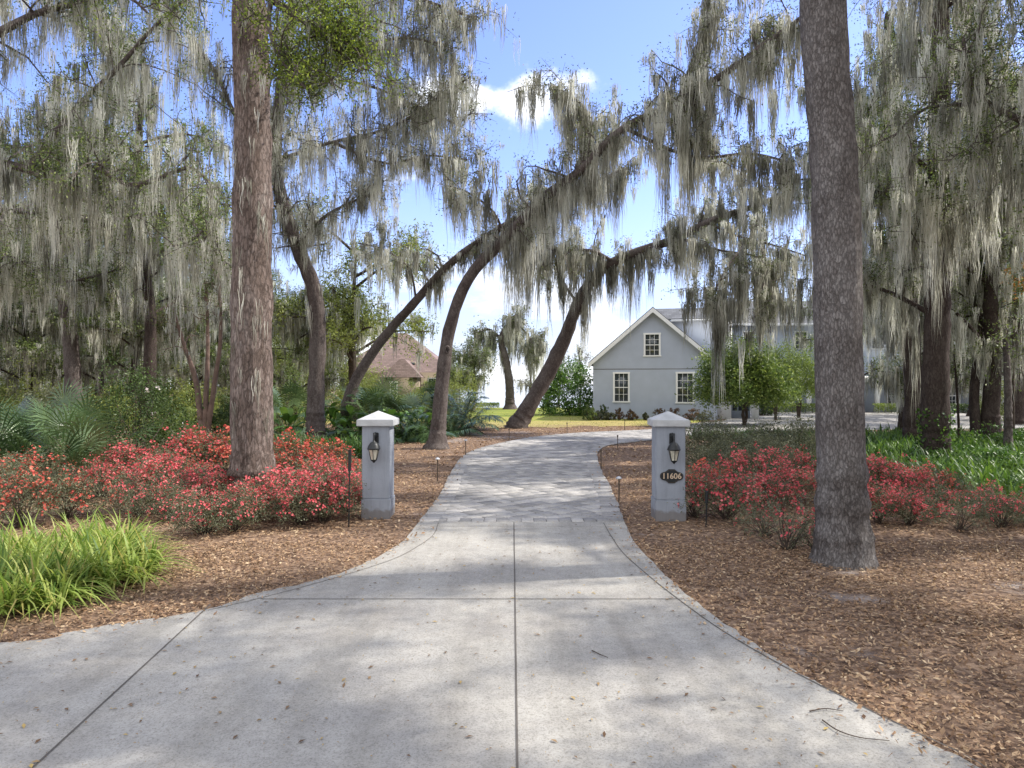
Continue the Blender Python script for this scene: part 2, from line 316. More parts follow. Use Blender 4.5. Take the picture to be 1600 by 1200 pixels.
def mulch():
    m, nt, p = nmat('mulch'); N = nt.nodes; L = nt.links; tc = N.new('ShaderNodeTexCoord')
    vo = N.new('ShaderNodeTexVoronoi'); vo.inputs['Scale'].default_value = 22; L.new(tc.outputs['Object'], vo.inputs[0])
    s = N.new('ShaderNodeSeparateColor'); L.new(vo.outputs['Color'], s.inputs[0])
    col = ramp(nt, [(.09, .058, .042), (.18, .12, .085), (.30, .21, .145)], s.outputs[0])
    n = N.new('ShaderNodeTexNoise'); n.inputs['Scale'].default_value = .55; n.inputs['Detail'].default_value = 7; n.inputs['Roughness'].default_value = .65; L.new(tc.outputs['Object'], n.inputs[0])
    # bare sandy spots of the bed
    def spot(x, y, rx, ry):
        v = N.new('ShaderNodeVectorMath'); v.operation = 'SUBTRACT'; L.new(tc.outputs['Object'], v.inputs[0]); v.inputs[1].default_value = (x, y, 0)
        w = N.new('ShaderNodeVectorMath'); w.operation = 'MULTIPLY'; L.new(v.outputs[0], w.inputs[0]); w.inputs[1].default_value = (1 / rx, 1 / ry, 0)
        l = N.new('ShaderNodeVectorMath'); l.operation = 'LENGTH'; L.new(w.outputs[0], l.inputs[0])
        r = N.new('ShaderNodeMapRange'); r.inputs[1].default_value = 0; r.inputs[2].default_value = 1.8; r.inputs[3].default_value = .17; r.inputs[4].default_value = 0; L.new(l.outputs[1], r.inputs[0]); return r.outputs[0]
    acc = n.outputs[0]
    for q in SAND:
        ad = N.new('ShaderNodeMath'); ad.operation = 'ADD'; L.new(acc, ad.inputs[0]); L.new(spot(*q), ad.inputs[1]); acc = ad.outputs[0]
    k = ramp(nt, [(0, 0, 0, .62), (.8, .8, .8, .78)], acc)
    mx = N.new('ShaderNodeMixRGB'); mx.inputs[2].default_value = (.36, .33, .32, 1); L.new(k, mx.inputs[0]); L.new(col, mx.inputs[1])
    L.new(mx.outputs[0], p.inputs['Base Color']); p.inputs['Roughness'].default_value = .95; p.inputs['Specular IOR Level'].default_value = .1
    bp = N.new('ShaderNodeBump'); bp.inputs['Strength'].default_value = .8; bp.inputs['Distance'].default_value = .02; L.new(vo.outputs['Distance'], bp.inputs['Height']); L.new(bp.outputs[0], p.inputs['Normal'])
    return m
SAND = [(5.4, 7.2, 1.3, .45), (3.9, 8.0, .5, .2), (3.6, 7.1, .4, .2), (-1.6, 30, 3.5, 2.6), (-3.5, 26.5, 2.5, 1.2), (-1.6, 11.6, .3, .2)]
M['mulch'] = mulch()
def lawnmat():
    m, nt, p = nmat('lawn'); N = nt.nodes; L = nt.links; tc = N.new('ShaderNodeTexCoord')
    n = N.new('ShaderNodeTexNoise'); n.inputs['Scale'].default_value = .35; n.inputs['Detail'].default_value = 8; n.inputs['Roughness'].default_value = .7
    mp = N.new('ShaderNodeMapping'); mp.inputs['Scale'].default_value = (.35, 1, 1); L.new(tc.outputs['Object'], mp.inputs[0]); L.new(mp.outputs[0], n.inputs[0])
    sp = N.new('ShaderNodeSeparateXYZ'); L.new(tc.outputs['Object'], sp.inputs[0])
    mr = N.new('ShaderNodeMapRange'); mr.inputs[1].default_value = 34; mr.inputs[2].default_value = 48; mr.inputs[3].default_value = .28; mr.inputs[4].default_value = -.12; L.new(sp.outputs[1], mr.inputs[0])
    ad = N.new('ShaderNodeMath'); ad.operation = 'ADD'; L.new(n.outputs[0], ad.inputs[0]); L.new(mr.outputs[0], ad.inputs[1])
    col = ramp(nt, [(.20, .25, .05, .3), (.33, .34, .08, .5), (.44, .37, .14, .66), (.36, .26, .15, .85)], ad.outputs[0])
    n3 = N.new('ShaderNodeTexNoise'); n3.inputs['Scale'].default_value = 12; n3.inputs['Detail'].default_value = 5; L.new(tc.outputs['Object'], n3.inputs[0])
    f = ramp(nt, [(.6, .6, .6, .3), (1, 1, 1, .65)], n3.outputs[0])
    a = N.new('ShaderNodeMixRGB'); a.blend_type = 'MULTIPLY'; a.inputs[0].default_value = 1; L.new(col, a.inputs[1]); L.new(f, a.inputs[2])
    L.new(a.outputs[0], p.inputs['Base Color']); p.inputs['Roughness'].default_value = .9; p.inputs['Specular IOR Level'].default_value = .1
    return m
M['lawn'] = lawnmat()
def watermat():
    m, nt, p = nmat('lake_water'); N = nt.nodes; L = nt.links
    p.inputs['Base Color'].default_value = (.30, .33, .35, 1); p.inputs['Roughness'].default_value = .12; p.inputs['Specular IOR Level'].default_value = 1
    tc = N.new('ShaderNodeTexCoord'); n = N.new('ShaderNodeTexNoise'); n.inputs['Scale'].default_value = 1.5; n.inputs['Detail'].default_value = 4; L.new(tc.outputs['Object'], n.inputs[0])
    b = N.new('ShaderNodeBump'); b.inputs['Strength'].default_value = .04; b.inputs['Distance'].default_value = .03; L.new(n.outputs[0], b.inputs['Height']); L.new(b.outputs[0], p.inputs['Normal'])
    return m
M['water'] = watermat()
def shingle(name, c):
    m, nt, p = nmat(name); N = nt.nodes; L = nt.links; tc = N.new('ShaderNodeTexCoord')
    br = N.new('ShaderNodeTexBrick'); br.inputs['Scale'].default_value = 1; br.inputs['Brick Width'].default_value = .33; br.inputs['Row Height'].default_value = .14; br.inputs['Mortar Size'].default_value = .008
    c = np.array(c); br.inputs['Color1'].default_value = (*(c * .75), 1); br.inputs['Color2'].default_value = (*(c * 1.2), 1); br.inputs['Mortar'].default_value = (*(c * .4), 1)
    mp = N.new('ShaderNodeMapping'); mp.inputs['Rotation'].default_value = (math.radians(90), 0, 0); L.new(tc.outputs['Object'], mp.inputs[0]); L.new(mp.outputs[0], br.inputs[0]); L.new(br.outputs[0], p.inputs['Base Color']); p.inputs['Roughness'].default_value = .9
    return m
M['shingle'] = shingle('shingle', (.115, .12, .13)); M['brown_shingle'] = shingle('brown_shingle', (.19, .135, .12))
M['stucco'] = plain('stucco', (.40, .445, .54), .9, noise=.05, scale=1.5, bump=.3)
M['pillar'] = plain('pillar_stucco', (.285, .31, .36), .85, noise=.07, scale=3, bump=.35)
def stained(m):
    nt = m.node_tree; N = nt.nodes; L = nt.links; p = N['Principled BSDF']; src = p.inputs['Base Color'].links[0].from_socket; tc = N.new('ShaderNodeTexCoord')
    mp = N.new('ShaderNodeMapping'); mp.inputs['Scale'].default_value = (16, 16, 1.4); L.new(tc.outputs['Object'], mp.inputs[0]); n = N.new('ShaderNodeTexNoise'); n.inputs['Scale'].default_value = 1; n.inputs['Detail'].default_value = 6; n.inputs['Roughness'].default_value = .65; L.new(mp.outputs[0], n.inputs[0])
    f = ramp(nt, [(.82, .82, .81, .33), (1, 1, 1, .55)], n.outputs[0]); a = N.new('ShaderNodeMixRGB'); a.blend_type = 'MULTIPLY'; a.inputs[0].default_value = .8; L.new(src, a.inputs[1]); L.new(f, a.inputs[2])
    sp = N.new('ShaderNodeSeparateXYZ'); L.new(tc.outputs['Object'], sp.inputs[0]); n2 = N.new('ShaderNodeTexNoise'); n2.inputs['Scale'].default_value = 9; n2.inputs['Detail'].default_value = 6; L.new(tc.outputs['Object'], n2.inputs[0])
    ad = N.new('ShaderNodeMath'); ad.operation = 'MULTIPLY_ADD'; ad.inputs[1].default_value = -.22; L.new(n2.outputs[0], ad.inputs[0]); L.new(sp.outputs[2], ad.inputs[2])
    k = ramp(nt, [(.6, .6, .6, 0), (0, 0, 0, .05)], ad.outputs[0]); mx = N.new('ShaderNodeMixRGB'); mx.inputs[2].default_value = (.13, .10, .075, 1); L.new(k, mx.inputs[0]); L.new(a.outputs[0], mx.inputs[1]); L.new(mx.outputs[0], p.inputs['Base Color'])
stained(M['pillar'])
M['cap'] = plain('cap_stone', (.43, .44, .455), .8, noise=.14, scale=7, bump=.3)
M['trim'] = plain('white_trim', (.80, .81, .82), .55, noise=.03)
M['tan'] = plain('tan_wall', (.27, .22, .17), .9, noise=.06)
M['blue_wall'] = plain('blue_wall', (.34, .39, .47), .85, noise=.05)
M['black'] = plain('black_metal', (.018, .02, .022), .45, .3, noise=.3, scale=20, spec=.5)
M['bronze'] = plain('bronze', (.10, .075, .055), .6, .3, noise=.3, scale=30)
M['gold'] = plain('gold_paint', (.55, .42, .30), .5, noise=.1)
M['silver'] = plain('silver_cap', (.55, .56, .57), .4, .6, noise=.1)
M['lampglass'] = plain('lamp_glass', (.55, .52, .42), .12, noise=.3, scale=14, spec=.8)
def glassmat():
    m, nt, p = nmat('window_glass'); p.inputs['Base Color'].default_value = (.03, .04, .045, 1); p.inputs['Roughness'].default_value = .06; p.inputs['Specular IOR Level'].default_value = .8
    return m
M['glass'] = glassmat()

# ------------------------------------------------------------------ ground, driveway, lawn, lake
def inside(P, poly):
    x, y = P[:, 0], P[:, 1]; c = np.zeros(len(P), bool); n = len(poly)
    for i in range(n):
        x1, y1 = poly[i]; x2, y2 = poly[(i + 1) % n]
        k = ((y1 > y) != (y2 > y)) & (x < (x2 - x1) * (y - y1) / (y2 - y1 + 1e-12) + x1); c ^= k
    return c
def edge_dist(P, line):
    d = np.full(len(P), 1e9); line = np.asarray(line, float)
    for a, b in zip(line, line[1:]):
        ab = b - a; t = np.clip(((P - a) @ ab) / (ab @ ab + 1e-9), 0, 1); d = np.minimum(d, np.linalg.norm(P - (a + t[:, None] * ab), axis=1))
    return d
def smooth2(L_, n): return [tuple(p[:2]) for p in crom([(x, y, 0) for x, y in L_], n)]
cl = [G2(*q) for q in [(655, 817), (632, 845), (600, 868), (540, 895), (470, 915), (400, 930), (320, 956), (200, 975), (100, 992), (0, 1008)]] + [(-8, 5.3), (-14, 5.1)]
cr_ = [G2(*q) for q in [(975, 817), (1005, 865), (1060, 920), (1110, 960), (1180, 1010), (1250, 1055), (1330, 1100), (1430, 1150), (1525, 1200)]] + [(3.5, 3.1), (5, 2.0), (9, 1.2)]
cl = smooth2(cl, 60); cr_ = smooth2(cr_, 60)
jit = lambda L_, a: [(x + R.normal(0, a), y + R.normal(0, a)) for x, y in L_]
conc_poly = jit(cl, .012) + [(-14, -9), (9, -9)] + jit(cr_, .012)[::-1]
pl = smooth2([G2(*q) for q in [(655, 817), (690, 770), (703, 742), (724, 713), (760, 698), (830, 684), (900, 677), (1018, 671), (1080, 662.5)]] + [(12.8, 41), (13.8, 46), (14.0, 53)], 110)
pr = smooth2([G2(*q) for q in [(975, 817), (960, 775), (945, 745), (934, 720), (936, 704), (957, 695), (1018, 688), (1090, 680), (1200, 674), (1360, 672), (1530, 670)]] + [(34, 34)], 110)
pav_poly = pl + [(42, 53), (42, 34)] + pr[::-1]
def gz(x, y):
    """ground height"""
    x = np.asarray(x, float); y = np.asarray(y, float)
    n = .018 * np.sin(1.9 * x + .7 * y) * np.cos(1.3 * y - .6 * x) + .012 * np.sin(4.1 * x + 1) * np.sin(3.7 * y)
    shore = 64 + np.clip((-x - 5) * 6, 0, 400)
    t = np.clip((y - shore) / 5, 0, 1); t = t * t * (3 - 2 * t)
    return -.02 + n * .5 - 2.2 * t
def grid(g, xs, ys, zf, mask=None):
    X, Y = np.meshgrid(xs, ys); nx = len(xs); V = np.stack([X, Y, zf(X, Y)], -1).reshape(-1, 3)
    i, j = np.meshgrid(np.arange(nx - 1), np.arange(len(ys) - 1)); a = (j * nx + i).ravel(); Q = np.stack([a, a + 1, a + nx + 1, a + nx], 1)
    if mask is not None:
        c = V[Q].mean(1)[:, :2]; Q = Q[mask(c)]
    g.quads(V, Q)
g = Geo()
xs = np.concatenate([[-1500, -700, -300, -150, -90, -60], np.arange(-40, 50, .4), [60, 90, 150, 300, 700, 1500]])
ys = np.concatenate([[-300, -100, -40, -20], np.arange(-10, 75, .4), [80, 90, 110, 150, 220, 320, 480, 700, 1500]])
grid(g, xs, ys, gz); tag(g.build('ground', M['mulch'], smooth=True), kind='structure', label='brown leaf covered planting beds around the driveway')
g = Geo(); xs = np.linspace(-2500, 2500, 11); grid(g, xs, np.array([60, 200, 600, 1500, 5000.]), lambda x, y: x * 0 - .7)
tag(g.build('lake_water', M['water']), kind='structure', label='pale bright lake beyond the lawn')
lawn_poly = smooth2([(-14, 38), (-6, 36.2), (-2, 35.2), (1, 34.6), (4, 35.6), (8, 36.5), (12, 41)], 50)
lawn_poly = [(x, y + .35 * math.sin(x * 2.3) + R.normal(0, .12)) for x, y in lawn_poly] + [(13, 64.6), (-20, 64.6), (-20, 45)]
g = Geo(); grid(g, np.arange(-20, 14, .35), np.arange(33.5, 65, .35), lambda x, y: gz(x, y) + .012, lambda c: inside(c, lawn_poly))
tag(g.build('lawn', M['lawn'], smooth=True), kind='structure', label='yellow green lawn between the driveway and the lake')
g = Geo(); grid(g, np.arange(-75, -22, 1.), np.arange(50, 92, 1.), lambda x, y: gz(x, y) + .012)
tag(g.build('lawn', M['lawn'], smooth=True), kind='structure', label='sunlit clearing behind the woods at far left')
def slab(name, poly, z0, z1, mat, label):
    bm = bmesh.new(); vs = [bm.verts.new((x, y, z1)) for x, y in poly]; f = bm.faces.new(vs)
    if f.normal.z < 0: f.normal_flip()
    r = bmesh.ops.extrude_face_region(bm, geom=[f])
    for v in r['geom']:
        if isinstance(v, bmesh.types.BMVert): v.co.z = z0
    bmesh.ops.recalc_face_normals(bm, faces=bm.faces[:]); bmesh.ops.triangulate(bm, faces=bm.faces[:])
    return tag(bm_obj(name, bm, mat), kind='structure', label=label)
slab('concrete_driveway', conc_poly, -.12, .02, M['concrete'], 'light gray concrete driveway apron with scored joints')
slab('paver_bedding', pav_poly, -.12, .008, M['bedding'], 'dark sand bedding showing between the pavers')
g = Geo()
def strip(g, pts, w, z, val=.5):
    P = np.asarray(pts, float); T = np.gradient(P, axis=0); T /= np.linalg.norm(T, axis=1)[:, None]; Nn = np.stack([-T[:, 1], T[:, 0]], 1) * w / 2
    V = np.zeros((len(P), 2, 3)); V[:, 0, :2] = P - Nn; V[:, 1, :2] = P + Nn; V[..., 2] = z
    i = np.arange(len(P) - 1)[:, None] * 2; g.quads(V.reshape(-1, 3), i + np.array([[1, 0, 2, 3]]), val)
strip(g, [(.03, y) for y in np.linspace(-9, 10.75, 40)], .014, .024)
strip(g, [(x, 6.92) for x in np.linspace(-2.55, 1.75, 30)], .012, .0241)
strip(g, [(-2.98 + (6.75 - y) * .09, y) for y in np.linspace(6.75, -9, 30)], .014, .0242)
strip(g, smooth2([G2(*q) for q in [(943, 819), (955, 840), (975, 868), (1020, 908), (1075, 951), (1130, 990), (1220, 1043), (1350, 1110), (1500, 1182), (1540, 1205)]], 60), .012, .0243)
strip(g, smooth2([G2(*q) for q in [(685, 819), (677, 838), (650, 858), (610, 878), (520, 907), (410, 937), (325, 957)]], 50), .009, .0244)
strip(g, [(x, 10.45) for x in np.linspace(-1.25, 1.6, 12)], .006, .0245)
tag(g.build('driveway_joint', M['joint']), kind='structure', label='dark scored joints in the concrete driveway')
# pavers
g = Geo()
def pavers(g, cx, cy, ux, uy, hl, hw, z, val):
    """chamfered blocks: centre, half length along u, half width"""
    n = len(cx); u = np.stack([ux, uy], 1); w = np.stack([-uy, ux], 1); V = np.zeros((n, 8, 3))
    for k, (a, b) in enumerate(((-1, -1), (1, -1), (1, 1), (-1, 1))):
        for q, (ins, dz) in enumerate(((0, -.014), (.012, 0))):
            V[:, k + 4 * q, 0] = cx + u[:, 0] * (hl - ins) * a + w[:, 0] * (hw - ins) * b
            V[:, k + 4 * q, 1] = cy + u[:, 1] * (hl - ins) * a + w[:, 1] * (hw - ins) * b
            V[:, k + 4 * q, 2] = z + dz
    F_ = np.array([(4, 5, 6, 7), (0, 1, 5, 4), (1, 2, 6, 5), (2, 3, 7, 6), (3, 0, 4, 7)])
    g.quads(V.reshape(-1, 3), (np.arange(n)[:, None, None] * 8 + F_[None]).reshape(-1, 4), np.repeat(val, 5))
ang = math.radians(38); cxs = []; 
ca, sa = math.cos(ang), math.sin(ang); v = -60
rows = []
while v < 60:
    hrow = random.Random(int(v * 1000)).choice([.2, .26, .26, .34]); u = -60 + R.random() * .3
    us = []; 
    ws = R.choice([.2, .28, .38], 520); e = u + np.cumsum(ws)
    c = e - ws / 2; X = c * ca - (v + hrow / 2) * sa; Y = c * sa + (v + hrow / 2) * ca
    rows.append(np.stack([X + 10, Y + 30, ws / 2, np.full(len(ws), hrow / 2)], 1)); v += hrow
A = np.concatenate(rows); ok = inside(A[:, :2], pav_poly)
ed = np.minimum(edge_dist(A[:, :2], pl), edge_dist(A[:, :2], pr)); ok &= (ed > .2) & (A[:, 1] > 11.0) & (A[:, 0] < 34)
A = A[ok]; n = len(A)
pavers(g, A[:, 0], A[:, 1], np.full(n, ca), np.full(n, sa), A[:, 2] - .012, A[:, 3] - .012, .022 + R.normal(0, .0015, n), R.random(n))
for line, sgn in ((pl, -1), (pr, 1)):   # border course
    P = np.asarray(line); d = np.concatenate([[0], np.cumsum(np.linalg.norm(np.diff(P, axis=0), axis=1))]); q = np.arange(.1, d[-1], .2)
    X = np.interp(q, d, P[:, 0]); Y = np.interp(q, d, P[:, 1]); dx = np.interp(q + .05, d, P[:, 0]) - X; dy = np.interp(q + .05, d, P[:, 1]) - Y; l = np.hypot(dx, dy) + 1e-9; dx /= l; dy /= l
    X = X - dy * sgn * .16; Y = Y + dx * sgn * .16; n = len(q); jj = R.normal(0, .008, n)
    pavers(g, X - dy * jj, Y + dx * jj, dx, dy, np.full(n, .095), np.full(n, .165), .0275 + R.normal(0, .0008, n), R.random(n) * .8)
X = np.arange(-1.15, 1.72, .2); n = len(X)
pavers(g, X, np.full(n, 10.95), np.ones(n), np.zeros(n), np.full(n, .096), np.full(n, .15), np.full(n, .0275), R.random(n))
tag(g.build('paver_driveway', M['paver']), kind='structure', label='gray stone paver driveway curving right towards the house')

# ------------------------------------------------------------------ leaf litter
def litter():
    g = Geo()
    def scatter(x0, x1, y0, y1, n, s):
        P = np.stack([R.uniform(x0, x1, n), R.uniform(y0, y1, n)], 1)
        P = P[np.abs(P[:, 0]) < P[:, 1] * .82 + .8]
        ic = inside(P, conc_poly); ip = inside(P, pav_poly); il = inside(P, lawn_poly)
        dc = np.minimum(np.minimum(edge_dist(P, cl), edge_dist(P, cr_)), np.minimum(edge_dist(P, pl), edge_dist(P, pr)))
        on = ic | ip; keep = ~on | (R.random(len(P)) < .5 * np.exp(-dc / .10)); keep &= ~il
        pn = .5 + .5 * np.sin(P[:, 0] * 1.7 + np.sin(P[:, 1] * 2.1)) * np.sin(P[:, 1] * 1.3)
        keep &= R.random(len(P)) < .55 + .45 * pn
        for (sx, sy, rx, ry) in SAND: keep &= R.random(len(P)) < np.clip(np.hypot((P[:, 0] - sx) / rx, (P[:, 1] - sy) / ry), .12, 1)
        P = P[keep]; on = on[keep]; n = len(P)
        z = np.where(on, .03, gz(P[:, 0], P[:, 1]) + .012) + R.random(n) * .02
        P3 = np.column_stack([P, z]); a = unit(np.stack([R.standard_normal(n), R.standard_normal(n), R.normal(0, .3, n)], 1))
        up = unit(np.stack([R.normal(0, .35, n), R.normal(0, .35, n), np.ones(n)], 1)); b = unit(np.cross(up, a)); c = np.cross(a, b)
        L_ = (s * R.uniform(.5, 1.5, n))[:, None]; w = L_ * R.choice([.1, .3, .42, .55], n)[:, None]; cu = L_ * R.uniform(-.1, .22, n)[:, None]
        sk = (R.uniform(-.25, .25, n))[:, None] * L_
        V = np.stack([P3 - a * L_ * .5 + c * cu * .6, P3 + a * sk + b * w * .5 + c * cu, P3 + a * L_ * .5 + c * cu * .6, P3 - a * sk * .6 - b * w * .5 + c * cu], 1).reshape(-1, 3)
        i = np.arange(n)[:, None] * 4
        T = np.concatenate([i + np.array([[0, 2, 1]]), i + np.array([[0, 3, 2]])]); v = R.beta(1.6, 2.0, n)
        g.tris(V, T, np.concatenate([v, v]))
    scatter(-9, 9, 2.8, 9.5, 210000, .040)
    scatter(-14, 14, 9.5, 17, 80000, .055)
    scatter(-16, 20, 17, 40, 60000, .09)
    tag(g.build('leaf_litter', M['litter']), 'dry brown oak leaves carpeting the beds on both sides', 'leaf litter', kind='stuff')
    g = Geo(); n = 3200
    P = np.stack([R.uniform(-5, 3, n), 3 + 10 * R.random(n) ** 1.3, np.full(n, .028)], 1); P = P[inside(P[:, :2], conc_poly)]
    n = len(P); a = unit(np.stack([R.standard_normal(n), R.standard_normal(n), R.normal(0, .1, n)], 1)); b = np.cross([[0, 0, 1]], a); s = R.choice([.012, .022, .035, .055], n, p=[.5, .28, .14, .08])[:, None]
    V = np.stack([P - a * s * .5, P + b * s * .22 + [0, 0, .006], P + a * s * .5, P - b * s * .22 + [0, 0, .004]], 1).reshape(-1, 3)
    g.quads(V, np.arange(n)[:, None] * 4 + np.array([[0, 1, 2, 3]]), R.random(n))
    tag(g.build('fallen_leaves', M['fallen']), 'small fallen leaves and bits scattered on the gray concrete', 'leaves', kind='stuff')
    for k, (pts, lab) in enumerate([([(1285, 1132), (1310, 1150), (1345, 1160), (1390, 1166)], 'long thin dead twig lying on concrete near right edge'),
                       ([(1265, 1118), (1290, 1115), (1318, 1118)], 'short pale dead twig lying on concrete above a longer one'),
                       ([(925, 1022), (940, 1030), (950, 1033)], 'small dark twig on concrete right of the centre joint')]):
        g = Geo(); P = np.array([(*G2(x, y), .03 + .004 * (i % 2)) for i, (x, y) in enumerate(pts)]); tube(g, crom(P, 12), np.linspace(.005, .002, 12), 5)
        d = P[2] - P[1]; tube(g, [P[1], P[1] + [d[1] * .6, -d[0] * .5, .01]], [.002, .001], 4)
        tag(g.build('fallen_twig', M['stem']), lab, 'twig', 'fallen twigs on the concrete')
litter()
# ------------------------------------------------------------------ gate pillars
def pillar(x, y, hw, rz, label, plaque=False, lampx=0):
    t = thing('gate_pillar', label, 'gate pillar', (x, y, 0), 'gate pillars flanking the driveway', rz)
    bm = bmesh.new(); bbox(bm, -hw, hw, -hw, hw, .32, 1.515, .012); bm_obj('shaft', bm, M['pillar'], t)
    bm = bmesh.new(); bbox(bm, -hw - .012, hw + .012, -hw - .012, hw + .012, -.08, .32, .01); bm_obj('plinth', bm, M['pillar'], t)
    bm = bmesh.new(); c = .30; bbox(bm, -c, c, -c, c, 1.512, 1.62, .008)
    vs = [bm.verts.new((a * (c - .01), b * (c - .01), 1.618)) for a, b in ((-1, -1), (1, -1), (1, 1), (-1, 1))]; ap = bm.verts.new((0, 0, 1.755))
    for i in range(4): bm.faces.new((vs[i], vs[(i + 1) % 4], ap))
    bm_obj('cap', bm, M['cap'], t)
    # carriage lantern on the front face
    lz = 1.245; yf = -hw
    g = Geo(); 
    bm = bmesh.new(); bbox(bm, lampx - .045, lampx + .045, yf - .02, yf, lz - .02, lz + .16, .008)
    lathe(bm, [(.028, lz + .10), (.04, lz + .115), (.03, lz + .13), (.006, lz + .17)], 8, lampx, yf - .03)
    lan = bm_obj('wall_lantern', bm, M['black'], t)
    g = Geo(); tube(g, crom([(lampx, yf - .02, lz + .03), (lampx, yf - .09, lz + .13), (lampx, yf - .15, lz + .14), (lampx, yf - .17, lz + .05)], 12), .013, 6); g.build('arm', M['black'], lan)
    bm = bmesh.new(); cy = yf - .17
    lathe(bm, [(.103, lz - .10), (.108, lz - .09), (.10, lz - .075), (.085, lz - .03), (.055, lz + .01), (.02, lz + .03), (.016, lz + .05)], 12, lampx, cy); bm_obj('hood', bm, M['black'], lan, True)
    bm = bmesh.new(); lathe(bm, [(.045, lz - .265), (.083, lz - .105)], 6, lampx, cy); bm_obj('glass_shade', bm, M['lampglass'], lan)
    g = Geo()
    for k in range(6):
        a = math.pi * 2 * (k + .5) / 6; tube(g, [(lampx + .086 * math.cos(a), cy + .086 * math.sin(a), lz - .10), (lampx + .048 * math.cos(a), cy + .048 * math.sin(a), lz - .27)], .006, 5)
    bm = bmesh.new(); lathe(bm, [(.012, lz - .315), (.03, lz - .29), (.052, lz - .275), (.05, lz - .262)], 8, lampx, cy)
    me = bpy.data.meshes.new('t'); bm.to_mesh(me); bm.free(); vv = np.array([v.co for v in me.vertices]); 
    qq = [list(p.vertices) for p in me.polygons if len(p.vertices) == 4]; g.quads(vv, qq); bpy.data.meshes.remove(me)
    g.build('cage', M['black'], lan)
    if plaque:
        pz = .71; bm = bmesh.new()
        n = 48; ring = []
        for i in range(n):
            a = 2 * math.pi * i / n; X = .185 * math.cos(a); Z = .062 * math.sin(a) * (1 if abs(X) < .12 else 1)
            cz = .105 * math.exp(-(X / .06) ** 2) + .066 * (1 - (abs(X) / .186) ** 6) ** .5
            Z = math.copysign(min(cz, .112), math.sin(a)) if i % (n // 2) else 0
            ring.append(bm.verts.new((.012 + X, yf - .02, pz + Z)))
        f = bm.faces.new(ring); r = bmesh.ops.extrude_face_region(bm, geom=[f])
        for v in r['geom']:
            if isinstance(v, bmesh.types.BMVert): v.co.y = yf
        bmesh.ops.recalc_face_normals(bm, faces=bm.faces[:])
        pq = bm_obj('number_plaque', bm, M['black'], t)
        g = Geo(); pts = np.array([(v.co.x, v.co.y - .002, v.co.z) for v in pq.data.vertices][:n]); cc = np.array([.012, 0, pz]); pts[:, 0] = .012 + (pts[:, 0] - .012) * .95; pts[:, 2] = pz + (pts[:, 2] - pz) * .90
        tube(g, np.vstack([pts, pts[:1]]), .0028, 4); g.build('rim', M['bronze'], pq)
        cu = bpy.data.curves.new('numerals', 'FONT'); cu.body = '11606'; cu.size = .125; cu.align_x = 'CENTER'; cu.align_y = 'CENTER'; cu.extrude = .004; cu.space_character = 1.0; cu.offset = .0018
        to = bpy.data.objects.new('tmp', cu); COL.objects.link(to); dg = bpy.context.evaluated_depsgraph_get(); me = bpy.data.meshes.new_from_object(to.evaluated_get(dg)); bpy.data.objects.remove(to)
        me.materials.clear(); me.materials.append(M['gold']); o = bpy.data.objects.new('numerals', me); COL.objects.link(o); o.parent = pq; o.location = (.012, yf - .025, pz); o.rotation_euler = (math.radians(90), 0, 0)
    return t
pillar(-2.233, 11.41, .225, 0, 'gray stucco gate pillar with lantern only, beside the azaleas left of the driveway', lampx=.005)
pillar(2.58, 11.28, .235, math.radians(-3), 'gray stucco gate pillar carrying lantern and 11606 number plaque', True, .02)

# ------------------------------------------------------------------ path lights and stakes
def path_light(px, py, ptop, cap, label):
    x, y = G2(px, py); h = H - (ptop - 600) / F * y
    t = thing('path_light', label, 'path light', (x, y, 0), 'stake lights along the paver driveway')
    g = Geo(); tube(g, [(0, 0, -.05), (.004, .0, h * .6), (0, 0, h)], .014, 6); g.build('stake', M['bronze'], t)
    if cap:
        bm = bmesh.new(); lathe(bm, [(.055, h - .015), (.058, h), (.03, h + .025), (.008, h + .035)], 12); bm_obj('lamp_cap', bm, M['silver'], t)
    else:
        bm = bmesh.new(); lathe(bm, [(.016, h - .05), (.026, h - .04), (.026, h + .02), (.01, h + .03)], 8); bm_obj('lamp_cap', bm, M['bronze'], t)
for a in [(683.5, 750, 717, 1, 'silver capped path light nearest the left gate pillar'), (727.5, 712, 688, 1, 'silver capped path light beside the leaning oak at the bend'),
          (795.5, 689, 670, 0, 'thin bronze path light below the big leaning oak trunk'), (886, 677, 661, 0, 'thin bronze path light on outer edge of the bend, right of the leaning oak'),
          (976, 671, 655, 0, 'thin bronze path light at lawn edge in front of the garage gable'), (965, 701, 681, 0, 'thin bronze path light on inner bend nearest the house'),
          (939, 732, 703, 0, 'thin bronze path light on right edge at the narrow of the pavers'), (967, 783, 747, 1, 'silver capped path light closest to the right gate pillar')]: path_light(*a)
def black_stake(px, Y, ptop, pbox, label):
    x = (px - 800) / F * Y; z1 = H - (ptop - 600) / F * Y; z0 = H - (pbox - 600) / F * Y
    t = thing('garden_spotlight', label, 'garden light', (x, Y, 0), 'black stake spotlights by the gate pillars')
    g = Geo(); tube(g, [(-.01, 0, -.05), (.0, 0, z0)], .011, 6); g.build('stake', M['black'], t)
    g = Geo(); tube(g, [(0, 0, z0), (.008, 0, z1)], .026, 8); P = np.array([(0, 0, z0), (0, 0, z0 + .001)]); g.box(-.022, .03, -.022, .022, z1 - .004, z1 + .004); g.build('lamp_head', M['black'], t)
black_stake(546, 10.6, 703, 736, 'black spotlight on stake among red azaleas left of left pillar')
black_stake(1104, 10.6, 768, 786, 'small black spotlight on stake in azaleas right of numbered pillar')
black_stake(858.7, 46, 641, 644, 'tiny dark stake standing on the sunny lawn')

